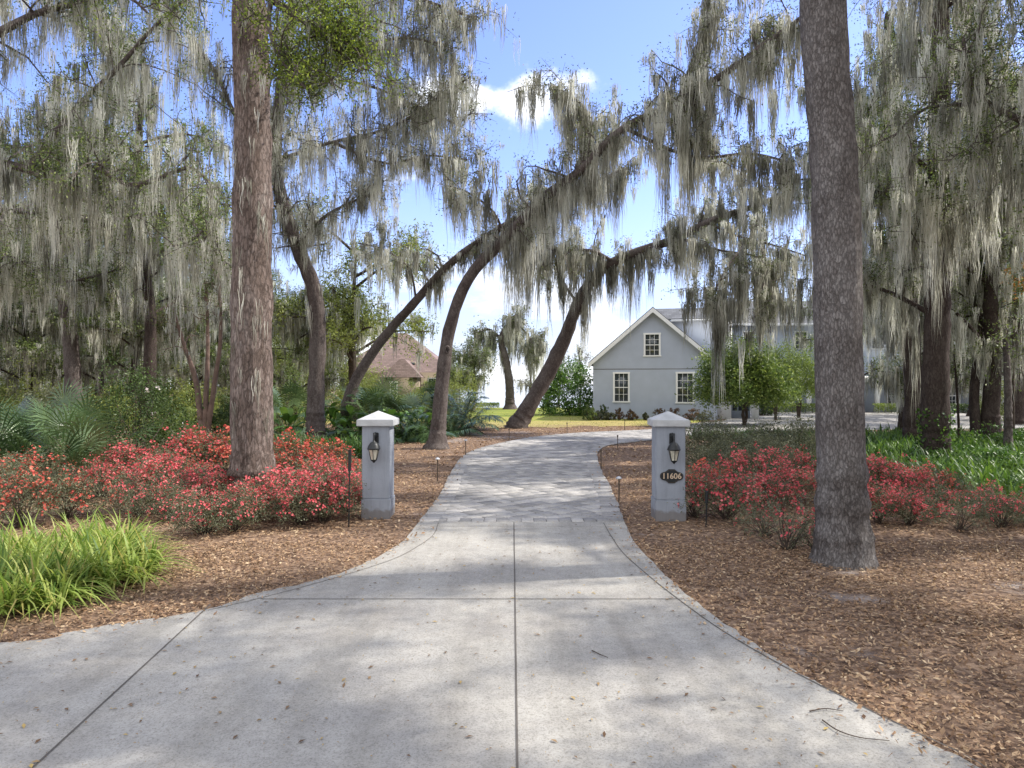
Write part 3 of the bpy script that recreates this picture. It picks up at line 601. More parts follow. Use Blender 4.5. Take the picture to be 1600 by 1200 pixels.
# ------------------------------------------------------------------ trees
def limb(pts, n=24): return crom([W3(*p) for p in pts], n)
def tree(name, label, cat, base, limbs, group=None, nb=2.2, bl=(1.2, 3.0), nt=6, tl=(.4, 1.0), nl=26, ls=.08, lj=.16, up=.35, leaf='oak_leaf', bark_='oak_bark',
         mw=.03, ml=(.5, 1.5), m_limb=5, m_branch=2.5, m_twig=.8, per=10, spread=.1, seed=1, flare=.7, rough=.035, sides=14, sub=True, wrap=0, lr=.45):
    rng = np.random.default_rng(seed); base = np.array([base[0], base[1], 0.]); t = thing(name, label, cat, tuple(base), group)
    gt, gl, gm = Geo(), Geo(), Geo(); MP, ML = [], []; LP = []
    for li, (P, r0, r1, st, bden) in enumerate(limbs):
        n = len(P); s = np.linspace(0, 1, n); r = r0 + (r1 - r0) * s ** .9
        if li == 0 and flare:
            z = np.maximum(P[:, 2], 0); r = r * (1 + flare * np.exp(-z / .35))
            P = P.copy()
        if li == 0:   # finer rings for bark relief and flare
            d = np.concatenate([[0], np.cumsum(np.linalg.norm(np.diff(P, axis=0), axis=1))]); q = np.unique(np.concatenate([np.linspace(0, min(1.2, d[-1]), 12), np.linspace(0, d[-1], 50)]))
            PP = np.stack([np.interp(q, d, P[:, k]) for k in range(3)], 1); rr = np.interp(q, d, r)
            if flare:
                zz = np.maximum(PP[:, 2], 0); rr = np.interp(q, d, r0 + (r1 - r0) * s ** .9) * (1 + flare * np.exp(-zz / .30))
            tube(gt, PP, rr * (1 + .045 * rng.standard_normal(len(rr))), sides, .5, rough, rng)
        else: tube(gt, P, r, 8, .5, rough, rng)
        Lm = np.linalg.norm(np.diff(P, axis=0), axis=1).sum(); T = np.gradient(P, axis=0); T = unit(T)
        k = int(Lm * (1 - st) * m_limb * (1 if bden else 0) + .5)
        if k:
            q = rng.uniform(st, 1, k) * (n - 1); i = np.minimum(q.astype(int), n - 2); f = (q - i)[:, None]; A = P[i] * (1 - f) + P[i + 1] * f
            MP.append(A - [0, 0, .03]); ML.append(rng.uniform(*ml, k))
        for _ in range(int(Lm * (1 - st) * nb * bden + .5)):
            q = (st + (1 - st) * rng.random() ** .8) * (n - 1); i = min(int(q), n - 2); f = q - i; p0 = P[i] * (1 - f) + P[i + 1] * f
            d = unit(unit(rng.standard_normal(3)) * [1, 1, .7] + T[i] * .45 + np.array([0, 0, up])); L = rng.uniform(*bl) * (1.1 - .4 * q / n)
            if q > n * .9: L *= .8
            B = [p0]; dd = d.copy(); m = 6
            for j in range(m):
                dd = unit(dd + rng.normal(0, .28, 3) + [0, 0, .05 - .06 * j]); B.append(B[-1] + dd * L / m)
            B = np.array(B); rb = max(.012, min(.35 * (r0 + (r1 - r0) * q / n), .03 * L)); tube(gt, B, np.linspace(rb, .008, m + 1), 5)
            k = rng.poisson(L * m_branch)
            if k:
                qq = rng.uniform(.1, m - .01, k); ii = qq.astype(int); ff = (qq - ii)[:, None]; MP.append(B[ii] * (1 - ff) + B[ii + 1] * ff); ML.append(rng.uniform(*ml, k) * .85)
            for _ in range(nt):
                qq = rng.uniform(1, m - .01); ii = int(qq); ff = qq - ii; c0 = B[ii] * (1 - ff) + B[ii + 1] * ff
                d2 = unit(rng.standard_normal(3) + [0, 0, .25]); l2 = rng.uniform(*tl); c1 = c0 + d2 * l2 * .5; d2 = unit(d2 + rng.normal(0, .4, 3)); c2 = c1 + d2 * l2 * .5
                tube(gt, [c0, c1, c2], [.009, .007, .004], 3)
                if nl:
                    k = rng.poisson(nl); w = rng.random(k)[:, None] ** .7; LP.append(c0 + (c2 - c0) * w + rng.normal(0, lj, (k, 3)))
                if rng.random() < m_twig: MP.append(c2[None]); ML.append(np.array([rng.uniform(*ml) * .7]))
    if wrap:   # moss clinging down the trunk
        P = limbs[0][0]; q = rng.uniform(.25, 1, wrap) * (len(P) - 1); i = q.astype(int).clip(0, len(P) - 2); a = rng.uniform(0, 6.28, wrap); r = limbs[0][1] * .95
        MP.append(P[i] + np.stack([np.cos(a) * r, np.sin(a) * r, 0 * a], 1)); ML.append(rng.uniform(*ml, wrap) * .8)
    gt.build('trunk', M[bark_], t, base, smooth=True)
    if LP:
        LP = np.concatenate(LP); leaves(gl, LP, ls, rng, ratio=lr); gl.build('crown', M[leaf], t, base)
    if MP and per:
        MP = np.concatenate(MP); ML = np.concatenate(ML); k = (MP[:, 2] > 2.0) & (rng.random(len(MP)) < .70); MP, ML = MP[k], ML[k]; ML = np.minimum(ML, MP[:, 2] - 1.2)
        ML = ML * (.55 + .9 * np.abs(np.sin(MP[:, 0] * 1.3 + seed) * np.cos(MP[:, 1] * 1.1 + MP[:, 2])))
        moss(gm, MP, ML * 1.12, mw * .78, rng, per=int(per * 1.5), spread=spread * .9); gm.build('hanging_moss', M['moss'], t, base)['kind'] = 'stuff'
    return t

ARCH = 'mossy live oaks arching over the driveway'
def lb(p, q, dz=0, bend=0, n=12):
    p, q = np.array(p, float), np.array(q, float); m = (p + q) / 2 + [0, 0, bend]; return crom([p, m, q], n)
def fan(P, n, seed, fr=(.45, .95), L=(2.5, 4.5), up=.35, r=.08):
    rng = np.random.default_rng(seed); out = []
    for k in range(n):
        i = int(rng.uniform(*fr) * (len(P) - 1)); a = 2 * math.pi * (k + rng.uniform(-.3, .3)) / n; l = rng.uniform(*L); out.append((lb(P[i], P[i] + [math.cos(a) * l, math.sin(a) * l, l * up], bend=l * .12), r, .03, .15, 1))
    return out
# the two pines by the road
def pine(name, label, base, pts, r0, r1, bk, seed, wrap, fl=.2):
    P = limb(pts, 30); top = P[-1]; P2 = np.vstack([P, [top + (P[-1] - P[-3]) / np.linalg.norm(P[-1] - P[-3]) * k for k in (2, 4, 6, 8)]])
    t = tree(name, label, 'pine tree', base, [(P2, r0, r1, .90, 1)], nb=14, bl=(1.5, 3.0), nt=8, nl=60, ls=.22, lj=.13, lr=.09, leaf='pine_needle', bark_=bk, m_limb=0, m_branch=.3, m_twig=.05, seed=seed, flare=fl, rough=.03, sides=48, wrap=0)
    if wrap:
        rng = np.random.default_rng(seed); gm = Geo(); i = rng.integers(9, 26, wrap); sgn = rng.uniform(-2.2, -.5, wrap)
        Q = P[i] + np.stack([np.cos(sgn) * r0 * .92, np.sin(sgn) * r0 * .92, rng.uniform(-.2, .2, wrap)], 1)
        moss(gm, Q, rng.uniform(.3, 1.1, wrap), .012, rng, per=7, spread=.05); gm.build('hanging_moss', M['moss'], t, (base[0], base[1], 0))['kind'] = 'stuff'
    return t
b1 = W3(395, 792, 12.2); pine('pine_tree', 'thick reddish plated pine trunk rising from the azaleas left of the driveway', b1, [(395, 806, 12.2), (395, 740, 12.2), (393, 600, 12.2), (394, 400, 12.2), (395, 200, 12.2), (389, 0, 12.2), (386, -100, 12.2)], .40, .25, 'pine_bark', 3, 26)
b2 = W3(1318, 876, 8.5); pine('pine_tree', 'straight gray barked pine trunk in the leaf bed right of the driveway', b2, [(1318, 880, 8.5), (1316, 800, 8.5), (1311, 600, 8.5), (1305, 300, 8.5), (1288, 60, 8.5), (1282, -60, 8.5)], .295, .255, 'pine_bark_gray', 5, 0, .38)

# oak arching over the driveway
L1 = limb([(682, 708, 23.5), (687, 640, 23.5), (695, 560, 23.4), (706, 500, 23.2), (735, 430, 22.8), (790, 372, 22.3), (850, 310, 21.8), (905, 268, 21.3), (975, 200, 20.8), (1060, 160, 20), (1130, 116, 19.5), (1200, 66, 19), (1270, 15, 18.5)], 46)
L1b = limb([(905, 268, 21.3), (925, 200, 21.5), (905, 160, 21.6), (860, 130, 21.8)], 10)
L1c = limb([(1060, 160, 20), (1085, 90, 20), (1100, 30, 20), (1110, -60, 20)], 12)
L1d = limb([(790, 372, 22.3), (770, 330, 22), (730, 300, 22), (700, 290, 22)], 10)
L1e = limb([(975, 200, 20.8), (1080, 245, 20), (1170, 240, 19.5), (1240, 255, 19)], 14)
arch = tree('live_oak', 'mossy live oak arching from beside the left pillar over the driveway, trunk with round knot', 'oak tree', W3(682, 700, 23.5)[:2],
     [(L1, .27, .06, .40, 1.0), (L1b, .06, .03, .1, .6), (L1c, .09, .04, .1, .7), (L1d, .05, .02, .3, .6), (L1e, .06, .03, .1, .8)], ARCH, nb=4.2, bl=(.8, 2.4), nt=6, nl=26, ls=.08, m_limb=15, m_branch=3.6, m_twig=.55, per=14, ml=(.5, 2.7), mw=.026, spread=.13, seed=11, leaf='gray_leaf')
kc = W3(699, 546, 23.10); g = Geo(); a_ = np.linspace(0, 2 * math.pi, 15); tube(g, np.stack([kc[0] + .07 * np.cos(a_), kc[1] + 0 * a_, kc[2] + .11 * np.sin(a_)], 1), .03, 6); tube(g, [kc + [0, .12, 0], kc + [0, .0, 0]], [.07, .05], 8); g.build('knot', M['oak_bark'], arch, (arch.location.x, arch.location.y, 0), True)
L2 = limb([(535, 688, 30), (548, 612, 30), (590, 540, 30), (650, 470, 29.5), (700, 415, 29), (760, 370, 28.5), (830, 330, 28), (900, 300, 27.5), (980, 262, 27)], 36)
L2b = limb([(650, 470, 29.5), (640, 420, 29), (600, 390, 28.5), (560, 380, 28)], 9)
tree('live_oak', 'dark slender oak leaning hard right out of the palms', 'oak tree', W3(535, 676, 30)[:2], [(L2, .27, .07, .42, 1), (L2b, .05, .03, .3, .8)], ARCH, nb=3.4, bl=(.8, 2.4), nt=6, nl=20, ls=.1, m_limb=12, m_branch=3.6, m_twig=.7, per=13, ml=(.4, 2.3), mw=.032, spread=.13, seed=12, leaf='gray_leaf')
L3 = limb([(803, 675, 34.5), (835, 620, 34.5), (862, 572, 34.5), (886, 520, 34), (903, 475, 33.5), (935, 425, 33), (985, 398, 32), (1060, 372, 31), (1110, 345, 30), (1170, 325, 29.5), (1240, 298, 29)], 40)
L3b = limb([(960, 410, 32.5), (925, 392, 32), (880, 392, 32), (830, 388, 32), (795, 400, 32)], 12)
L3c = limb([(1110, 350, 30), (1150, 368, 29), (1205, 382, 28.5), (1260, 400, 28)], 10)
L3d = limb([(903, 475, 33.5), (880, 440, 33), (870, 400, 33), (850, 350, 33)], 9)
L3e = limb([(1060, 372, 31), (1120, 390, 29), (1180, 400, 28), (1215, 420, 27)], 9)
tree('live_oak', 'big live oak leaning right behind the driveway bend, spreading towards the house', 'oak tree', W3(806, 668, 34.5)[:2],
     [(L3, .45, .08, .42, 1), (L3b, .10, .05, .1, 1), (L3c, .06, .03, 0, .35), (L3d, .07, .03, .2, .8), (L3e, .06, .03, .1, .45), (limb([(1160, 385, 28), (1135, 420, 27), (1118, 455, 26.5), (1125, 480, 26.5)], 8), .05, .02, .1, .6), (limb([(1190, 385, 28), (1196, 430, 26.5), (1185, 470, 26), (1190, 500, 26)], 8), .05, .02, .1, .8)], ARCH, nb=3.4, bl=(.9, 2.8), nt=6, nl=22, ls=.10, m_limb=10, m_branch=3.0, m_twig=.7, per=14, ml=(.5, 3.0), mw=.036, spread=.15, flare=.3, seed=13, leaf='gray_leaf')
# moss covered oak behind left pine
L4 = limb([(492, 690, 26.7), (494, 600, 26.7), (497, 520, 26.7), (490, 450, 26.5), (466, 390, 26.3), (446, 330, 26), (432, 270, 26), (432, 200, 25.5), (445, 100, 25), (458, 0, 25), (470, -80, 25)], 40)
L4b = limb([(436, 290, 26), (400, 230, 25.5), (365, 175, 25), (335, 110, 24.5), (300, 60, 24)], 12)
L4c = limb([(466, 390, 26.3), (500, 345, 25.5), (540, 320, 25), (590, 300, 24.5)], 12)
L4d = limb([(432, 250, 26), (520, 222, 24.5), (610, 200, 23.5), (680, 155, 23), (735, 120, 22.5)], 18)
L4e = limb([(455, 20, 25), (540, -10, 23.5), (640, -5, 22.5), (745, 30, 22)], 18)
L4f = limb([(520, 222, 24.5), (600, 255, 24), (665, 243, 23.5), (730, 250, 23)], 12)
L4g = limb([(445, 100, 25), (530, 85, 23.5), (620, 60, 22.5), (700, 70, 22)], 14)
L4h = limb([(438, 120, 25), (500, 120, 24.5), (580, 135, 24), (650, 165, 23.5), (715, 195, 23)], 14)
L4i = limb([(465, -60, 25), (540, -110, 24.5), (650, -100, 24), (760, -60, 23.5)], 14)
tree('live_oak', 'tall oak just right of the reddish pine, wrapped in pale trailing moss', 'oak tree', W3(492, 688, 26.7)[:2],
     [(L4, .35, .15, .38, 1.1), (L4b, .12, .05, .1, 1), (L4c, .08, .04, .05, 1.5), (L4d, .07, .03, .0, 1.25), (L4e, .10, .03, .1, 1.2), (L4f, .06, .02, .1, 1.0), (L4g, .08, .03, .1, 1.3), (L4h, .07, .03, .05, 1.0), (L4i, .09, .04, .1, 1.0)], None, nb=3.6, bl=(.8, 2.5), nt=7, nl=14, ls=.085, m_limb=10, m_branch=2.6, m_twig=.75, per=9, ml=(.4, 2.2), mw=.026, spread=.13, seed=14, leaf='gray_leaf', wrap=60)
# big oak off the left edge, its limbs over the beds
T5 = limb([(-260, 740, 17), (-250, 560, 17), (-200, 400, 17), (-150, 200, 17), (-100, 0, 17), (-60, -200, 17)], 24)
L5 = limb([(-200, 330, 17), (-80, 262, 17), (0, 255, 17), (50, 268, 17), (105, 287, 16.8), (150, 262, 16.5), (205, 290, 16.2), (290, 262, 16)], 26)
L5b = limb([(45, 264, 17), (90, 205, 17), (130, 158, 16.8), (185, 105, 16.5), (238, 45, 16.5), (300, -10, 16)], 18)
L5c = limb([(-120, 100, 17), (-20, 60, 17), (60, 20, 17.5), (150, 0, 18), (260, -30, 18)], 18)
L5d = limb([(-100, 0, 17), (60, -110, 15), (240, -110, 13.5), (360, -55, 12.6), (470, -15, 12.2), (520, 15, 12.2)], 24)
L5e = limb([(-160, 300, 17), (-60, 330, 18), (40, 330, 19), (150, 345, 19.5), (250, 335, 20), (320, 380, 20)], 24)
L5g = limb([(300, 262, 16), (330, 290, 15.5), (325, 345, 15.2), (300, 375, 15), (270, 385, 15)], 14)
L5f = limb([(-190, 380, 17), (-80, 430, 19), (20, 420, 20), (100, 440, 21), (190, 420, 22)], 18)
tree('live_oak', 'spreading oak at left edge whose bent bare limb crosses the moss curtain', 'oak tree', W3(-260, 735, 17)[:2],
     [(T5, .55, .28, .6, .7), (L5, .13, .05, .1, 1), (L5b, .09, .03, .1, 1), (L5c, .12, .05, .1, 1), (L5e, .12, .04, .1, 1.1), (L5f, .1, .03, .1, 1.0), (L5g, .04, .02, .2, 1.3)], None, nb=4.2, bl=(.7, 2.6), nt=6, nl=52, ls=.07, m_limb=7, m_branch=2.4, m_twig=.55, per=12, ml=(.5, 2.1), mw=.018, spread=.11, seed=15)
tree('live_oak', 'bright green leafy oak bough reaching over the reddish pine at top left', 'oak tree', (-15.5, 13.5),
     [(crom([(-15.5, 13.5, 0), (-15.2, 13.4, 3), (-14.5, 13, 7), (-13.5, 12.6, 10.5)], 20), .35, .2, .9, .3), (np.vstack([crom([(-14, 12.8, 9), (-11, 12.4, 10.2), W3(240, -90, 12.2), W3(360, -40, 12), W3(440, 10, 11.6), W3(500, 50, 11.4), W3(545, 95, 11.3)], 26)]), .14, .03, .35, 1.5),
      (limb([(430, -30, 11.8), (420, 40, 11.4), (445, 100, 11.2), (480, 140, 11.1)], 10), .05, .02, .1, 2.6), (limb([(470, -20, 11.8), (520, 30, 11.5), (560, 60, 11.5), (575, 110, 11.5)], 10), .05, .02, .1, 2.4), (limb([(250, -80, 12.2), (200, -20, 12.4), (230, 20, 12.4)], 8), .05, .02, .2, 2)], None,
     nb=3.2, bl=(.4, 1.3), nt=7, tl=(.25, .6), nl=34, ls=.058, lj=.10, m_limb=1, m_branch=.6, m_twig=.1, per=9, ml=(.3, .8), mw=.012, seed=16, leaf='bright_leaf', spread=.05)
for k, (px, Y, h, nf, lab) in enumerate([(225, 31, 17, 15, 'tall mossy oak filling the sky left of the reddish pine, behind the reddish stems'), (-70, 25, 15.5, 12, 'tall mossy oak beyond left edge behind the palmettos')]):
    b = W3(px, 600, Y); P = crom([(b[0], b[1], 0), (b[0] + .3, b[1], h * .3), (b[0] - .3, b[1], h * .65), (b[0], b[1], h)], 24)
    tree('live_oak', lab, 'oak tree', b[:2], [(P, .34, .08, .4, .8)] + fan(P, nf, 90 + k, (.38, .98), (3.0, 6.0), .25), None, nb=2.7, bl=(1, 2.8), nt=6, nl=26, ls=.085, m_limb=5, m_branch=3.0, m_twig=.6, per=10, ml=(.6, 2.6), mw=.032, spread=.12, seed=95 + k, bark_='dark_bark')
# trees right of the driveway
P9 = limb([(1462, 735, 18.8), (1462, 600, 18.8), (1465, 480, 18.8), (1469, 300, 18.8), (1467, 100, 18.8), (1464, -60, 18.8)], 30)
RG = 'mossy trees in the right bed'
tree('live_oak', 'dark straight trunk with ivy at its foot, behind the azaleas right of the gray pine', 'oak tree', W3(1462, 725, 18.8)[:2], [(P9, .36, .24, .5, .6)] + fan(P9, 9, 1, (.38, .95), (2.5, 4.2)), RG,
     nb=3.6, bl=(.8, 2.4), nt=7, nl=44, ls=.07, m_limb=8, m_branch=3.8, m_twig=.8, per=14, ml=(.6, 2.6), mw=.024, seed=21, bark_='dark_bark', flare=.3)
P10 = limb([(1427, 700, 24.7), (1426, 600, 24.7), (1422, 480, 24.7), (1412, 380, 24.7), (1395, 280, 24.5), (1385, 150, 24.5), (1390, 20, 24.5)], 26)
tree('live_oak', 'blackish trunk just left of the ivy footed one, further back', 'oak tree', W3(1427, 695, 24.7)[:2], [(P10, .33, .15, .5, .8)] + fan(P10, 9, 2, (.35, .95), (2.5, 5)), RG,
     nb=3.2, bl=(.8, 2.4), nt=7, nl=42, ls=.085, m_limb=8, m_branch=3.2, m_twig=.8, per=13, ml=(.6, 2.5), mw=.03, seed=22, bark_='dark_bark', flare=.3)
P11 = limb([(1547, 698, 24.5), (1548, 640, 24.5), (1552, 560, 24.5), (1548, 450, 24.5), (1560, 300, 24.5), (1565, 100, 24.5)], 24); P11b = limb([(1556, 600, 24.5), (1548, 560, 24.4), (1522, 518, 24), (1495, 490, 23.5)], 9)
tree('live_oak', 'forked dark trunk near right edge with a bare limb angling up left', 'oak tree', W3(1547, 692, 24.5)[:2], [(P11, .34, .15, .5, .8), (P11b, .09, .05, .3, .5), (limb([(1528, 698, 24.6), (1522, 620, 24.7), (1530, 500, 24.9), (1500, 380, 25)], 14), .2, .1, .6, .6)] + fan(P11, 8, 3, (.4, .95), (2.5, 4.8)), RG,
     nb=3.2, bl=(.8, 2.3), nt=7, nl=42, ls=.085, m_limb=8, m_branch=3.2, m_twig=.7, per=13, ml=(.5, 2.3), mw=.03, seed=23, bark_='dark_bark', flare=.3)
T12 = limb([(1850, 830, 13.5), (1840, 600, 13.5), (1800, 400, 13.5), (1760, 260, 13.5), (1740, 60, 13.5), (1720, -200, 13.5)], 24)
L12 = limb([(1770, 300, 13.5), (1680, 235, 13.4), (1600, 190, 13.3), (1545, 163, 13.2), (1515, 125, 13.1), (1505, 60, 13)], 16)
L12b = limb([(1545, 163, 13.2), (1490, 164, 13.4), (1440, 172, 13.6), (1395, 215, 13.8)], 10)
L12c = limb([(1740, 100, 13.5), (1660, 20, 14), (1560, -40, 14.5), (1440, -60, 15), (1370, -20, 15.5)], 18)
L12d = limb([(1600, 190, 13.3), (1560, 215, 13), (1535, 235, 12.8)], 7)
tree('live_oak', 'oak beyond right edge whose dark crooked branch enters at upper right', 'oak tree', W3(1850, 825, 13.5)[:2], [(T12, .45, .2, .6, .8), (L12, .10, .03, .35, 1), (L12b, .045, .02, .2, 1), (L12c, .12, .04, .1, 1.3), (L12d, .025, .012, .3, 1)] + fan(T12, 6, 5, (.55, .95), (2.5, 4.5)), RG,
     nb=4.2, bl=(.6, 2.0), nt=7, nl=52, ls=.055, lj=.13, m_limb=8, m_branch=3.0, m_twig=.6, per=14, ml=(.4, 1.7), mw=.015, seed=24, spread=.07)
# oaks beyond right edge that shade the drive
for k, (x, y, h, lab) in enumerate([(11.5, 4.5, 13.5, 'shade oak beyond right edge beside the concrete apron'), (10.5, -3.0, 13.5, 'shade oak beyond right edge behind the viewer'), (13.5, 10.2, 14, 'shade oak beyond right edge deeper in the bed')]):
    P = crom([(x, y, 0), (x + .3, y, 3), (x, y + .3, 6), (x - .3, y, h)], 20)
    tree('live_oak', lab, 'oak tree', (x, y), [(P, .4, .18, .7, .5)] + fan(P, 12, 30 + k, (.45, .98), (3, 5.8), .4), None, nb=3.4, bl=(.9, 2.8), nt=7, nl=120, ls=.065, lj=.2, m_limb=3, m_branch=1.2, m_twig=.2, per=9, ml=(.4, 1.2), mw=.03, seed=31 + k)

# saplings
for k, (px, Y, h, lean, lab) in enumerate([(1499, 25.5, 3.4, -.15, 'thin sapling stem right of the ivy footed trunk'), (1516, 26.5, 3.6, .25, 'slim leaning sapling left of the forked trunk'), (1483, 22, 1.6, -.9, 'short slanting dead stem at the foot of the ivy trunk'), (1575, 21, 3.6, .0, 'pale thin trunk standing right of the forked dark trunk')]):
    b = W3(px, 600 + 2347 / Y, Y); P = crom([b, b + [lean * .5, 0, h * .5], b + [lean, .1, h]], 10)
    tree('sapling', lab, 'young tree', b[:2], [(P, .05 if k < 3 else .13, .03 if k < 3 else .08, .6, 1 if k != 2 else 0)], 'saplings between the right hand trunks', nb=3, bl=(.4, 1.0), nt=4, nl=14, ls=.09, per=0, seed=40 + k, bark_='dark_bark' if k < 3 else 'oak_bark', flare=.1)
# crepe myrtle, left background
b = W3(315, 655, 26)
stems = [(limb([(318, 690, 26), (312, 640, 26), (305, 590, 26), (288, 540, 26), (270, 480, 26)], 14), .14, .05, .7, 1.4), (limb([(320, 690, 26), (322, 620, 26), (325, 540, 26.2), (322, 440, 26.3)], 12), .13, .05, .7, 1.4), (limb([(322, 690, 26), (335, 600, 26), (345, 520, 26), (340, 400, 26)], 12), .12, .05, .7, 1.4)]
tree('crepe_myrtle', 'smooth reddish several stemmed tree left of the reddish pine', 'small tree', b[:2], stems, None, nb=3, bl=(.6, 1.6), nt=5, nl=16, ls=.09, m_limb=3, m_branch=1.5, m_twig=.3, per=10, ml=(.4, 1.3), mw=.03, seed=50, bark_='red_bark', flare=.1, leaf='oak_leaf')
Pt = limb([(118, 690, 34), (112, 560, 34), (104, 480, 34), (92, 380, 34), (80, 260, 34), (90, 120, 34)], 24)
tree('live_oak', 'broad gray trunk in the left background above the palmettos', 'oak tree', W3(118, 672, 34)[:2], [(Pt, .42, .2, .4, .6)] + fan(Pt, 9, 8, (.4, .95), (3, 5.5)), None, nb=2.2, bl=(1, 2.6), nt=6, nl=30, ls=.10, m_limb=4, m_branch=2.6, m_twig=.5, per=11, ml=(.6, 2.2), mw=.035, seed=51)

# woods behind: prototypes copied
def wood_tree(seed, h, leaf, nl, mosses, bark_='dark_bark'):
    P = crom([(0, 0, 0), (.2, .1, h * .3), (-.2, .2, h * .6), (0, 0, h)], 20)
    return tree('wood_oak', 'x', 'oak tree', (0, 0), [(P, .30, .03, .4, .8)] + fan(P, 10, seed, (.28, .97), (2.5, 4.6), .3), 'woods behind the garden', nb=1.8, bl=(1, 2.6), nt=6, nl=nl, ls=.15, lj=.24,
                m_limb=2.5 * mosses, m_branch=2.0 * mosses, m_twig=.5 * mosses, per=9, ml=(.7, 2.3), mw=.05, spread=.14, seed=seed, leaf=leaf, bark_=bark_)
protos = [wood_tree(61, 11, 'oak_leaf', 46, 1.5), wood_tree(62, 12, 'deep_leaf', 56, 1.0), wood_tree(63, 9, 'yellow_leaf', 50, .5), wood_tree(64, 10, 'oak_leaf', 28, 2.4)]
used = [False] * 4
WOODS = [(-20, 45, 0, 1.0, 'mossy dark oak far behind the palmettos at left edge'), (20, 58, 1, 1.1, 'tall dense woodland tree rearmost at left edge'), (90, 50, 3, 1.05, 'gray mossy oak behind the broad gray trunk'),
         (150, 42, 0, .95, 'mossy woodland oak behind the camellia bush'), (180, 60, 1, 1.15, 'tall dark woodland tree between broad gray trunk and reddish stems'), (235, 47, 3, 1.0, 'mossy oak left of the reddish stems'),
         (275, 62, 2, 1.1, 'yellowish woodland tree glowing behind the reddish stems'), (305, 40, 0, .85, 'mossy oak directly behind the reddish stems'), (350, 55, 1, 1.1, 'dark woodland tree hidden behind the reddish pine'),
         (445, 52, 2, .8, 'yellow green tree between pine and mossy oak trunk'), (556, 41, 2, 1.2, 'leafy green tree right of the mossy oak trunk'), (498, 46, 2, .85, 'bright green tree behind the mossy oak trunk'),
         (-80, 36, 1, 1.0, 'dark oak beyond left edge'), (60, 75, 2, .9, 'pale yellow tree far back in the left clearing'), (480, 68, 0, .8, 'gray oak far behind the tall palms'),
         (40, 40, 0, .9, 'mossy woodland oak right behind the tallest palmetto'), (120, 62, 1, 1.2, 'dense tall woodland tree behind the broad gray trunk'), (210, 36, 0, .8, 'mossy oak behind the camellia top'), (-60, 55, 1, 1.2, 'woodland tree past left edge'), (330, 70, 1, 1.3, 'dark dense tree far back behind the reddish pine'), (395, 60, 0, 1.0, 'mossy woodland oak hidden by the reddish pine'), (250, 75, 1, 1.3, 'dark dense tree far back left of the reddish stems'), (160, 80, 2, 1.3, 'pale yellow tree far back in the woods'), (460, 42, 3, .75, 'mossy oak behind the gap between pine and mossy oak'), (505, 60, 1, .85, 'dense tree behind the mossy oak trunk'), (1330, 50, 0, .9, 'mossy oak hidden behind the gray pine'), (1410, 30, 3, .75, 'mossy tree behind the blackish trunk'), (1375, 62, 1, .9, 'dark tree behind house wing right of the gray pine'), (1450, 40, 0, .9, 'mossy oak behind the ivy footed trunk'), (1520, 46, 1, 1.0, 'dark tree behind the forked trunk'), (1590, 37, 3, 1.0, 'mossy oak at right edge behind the pale thin trunk'), (1660, 30, 0, 1.0, 'mossy oak just beyond right edge')]
for k, (px, Y, pi, s, lab) in enumerate(WOODS):
    p = protos[pi] if not used[pi] else copy_tree(protos[pi]); used[pi] = True
    q = W3(px, 600, Y); z = 0; p.location = (q[0], q[1], -.1); p.rotation_euler = (0, 0, k * 2.1); p.scale = (s, s, s); p['label'] = lab
# lakeside trees
Pc = limb([(797, 640, 60), (796, 600, 60), (790, 560, 60), (783, 530, 60), (800, 500, 60), (815, 490, 60)], 16)
tree('lakeside_oak', 'dark trunked tree with drooping moss by the lake, between the two leaning oaks', 'oak tree', W3(797, 639, 60)[:2], [(Pc, .42, .2, .4, 1.3), (limb([(783, 530, 60), (765, 515, 60), (745, 520, 60)], 8), .15, .06, .1, 1.2), (limb([(800, 500, 60), (822, 520, 60), (835, 545, 60)], 8), .12, .05, .1, 1.6)], 'trees along the lake shore', nb=2.2, bl=(1.2, 2.6), nt=5, nl=22, ls=.2, lj=.25, m_limb=5, m_branch=3, m_twig=.8, per=10, ml=(1.2, 3.2), mw=.07, spread=.2, seed=71, leaf='gray_leaf', up=.1)
for k, (px, Y, h, w, leaf, lab) in enumerate([(738, 55, 5.2, 2.5, 'gray_leaf', 'gray green rounded tree at lawn edge right of the tall palms'), (705, 58, 4.0, 2.0, 'tree_light', 'pale olive small tree at left end of lawn'), (826, 66, 5.5, 1.8, 'gray_leaf', 'thin silvery tree at the water behind the big leaning trunk'), (872, 72, 6.0, 1.3, 'gray_leaf', 'sparse bare tree at the water left of the garage gable'), (905, 74, 6.2, 1.3, 'gray_leaf', 'sparse bare tree rising just left of the gable eave')]):
    b = W3(px, 600, Y); P = crom([(b[0], b[1], -.4), (b[0] + .2, b[1], h * .45), (b[0] - .1, b[1], h)], 14)
    sp = k >= 2
    tree('lakeside_tree', lab, 'tree', b[:2], [(P, .2 if not sp else .14, .06, .3, 1)] + fan(P, 7 if not sp else 5, 80 + k, (.3, .95), (w * .5, w), .45, .05), 'trees along the lake shore', nb=2.4 if not sp else 1.6, bl=(.6, 1.3), nt=6, nl=(34 if k < 2 else 6), ls=.17, lj=.25, m_limb=2, m_branch=2.0, m_twig=.4, per=8, ml=(.5, 1.6), mw=.06, spread=.12, seed=80 + k, leaf=leaf)

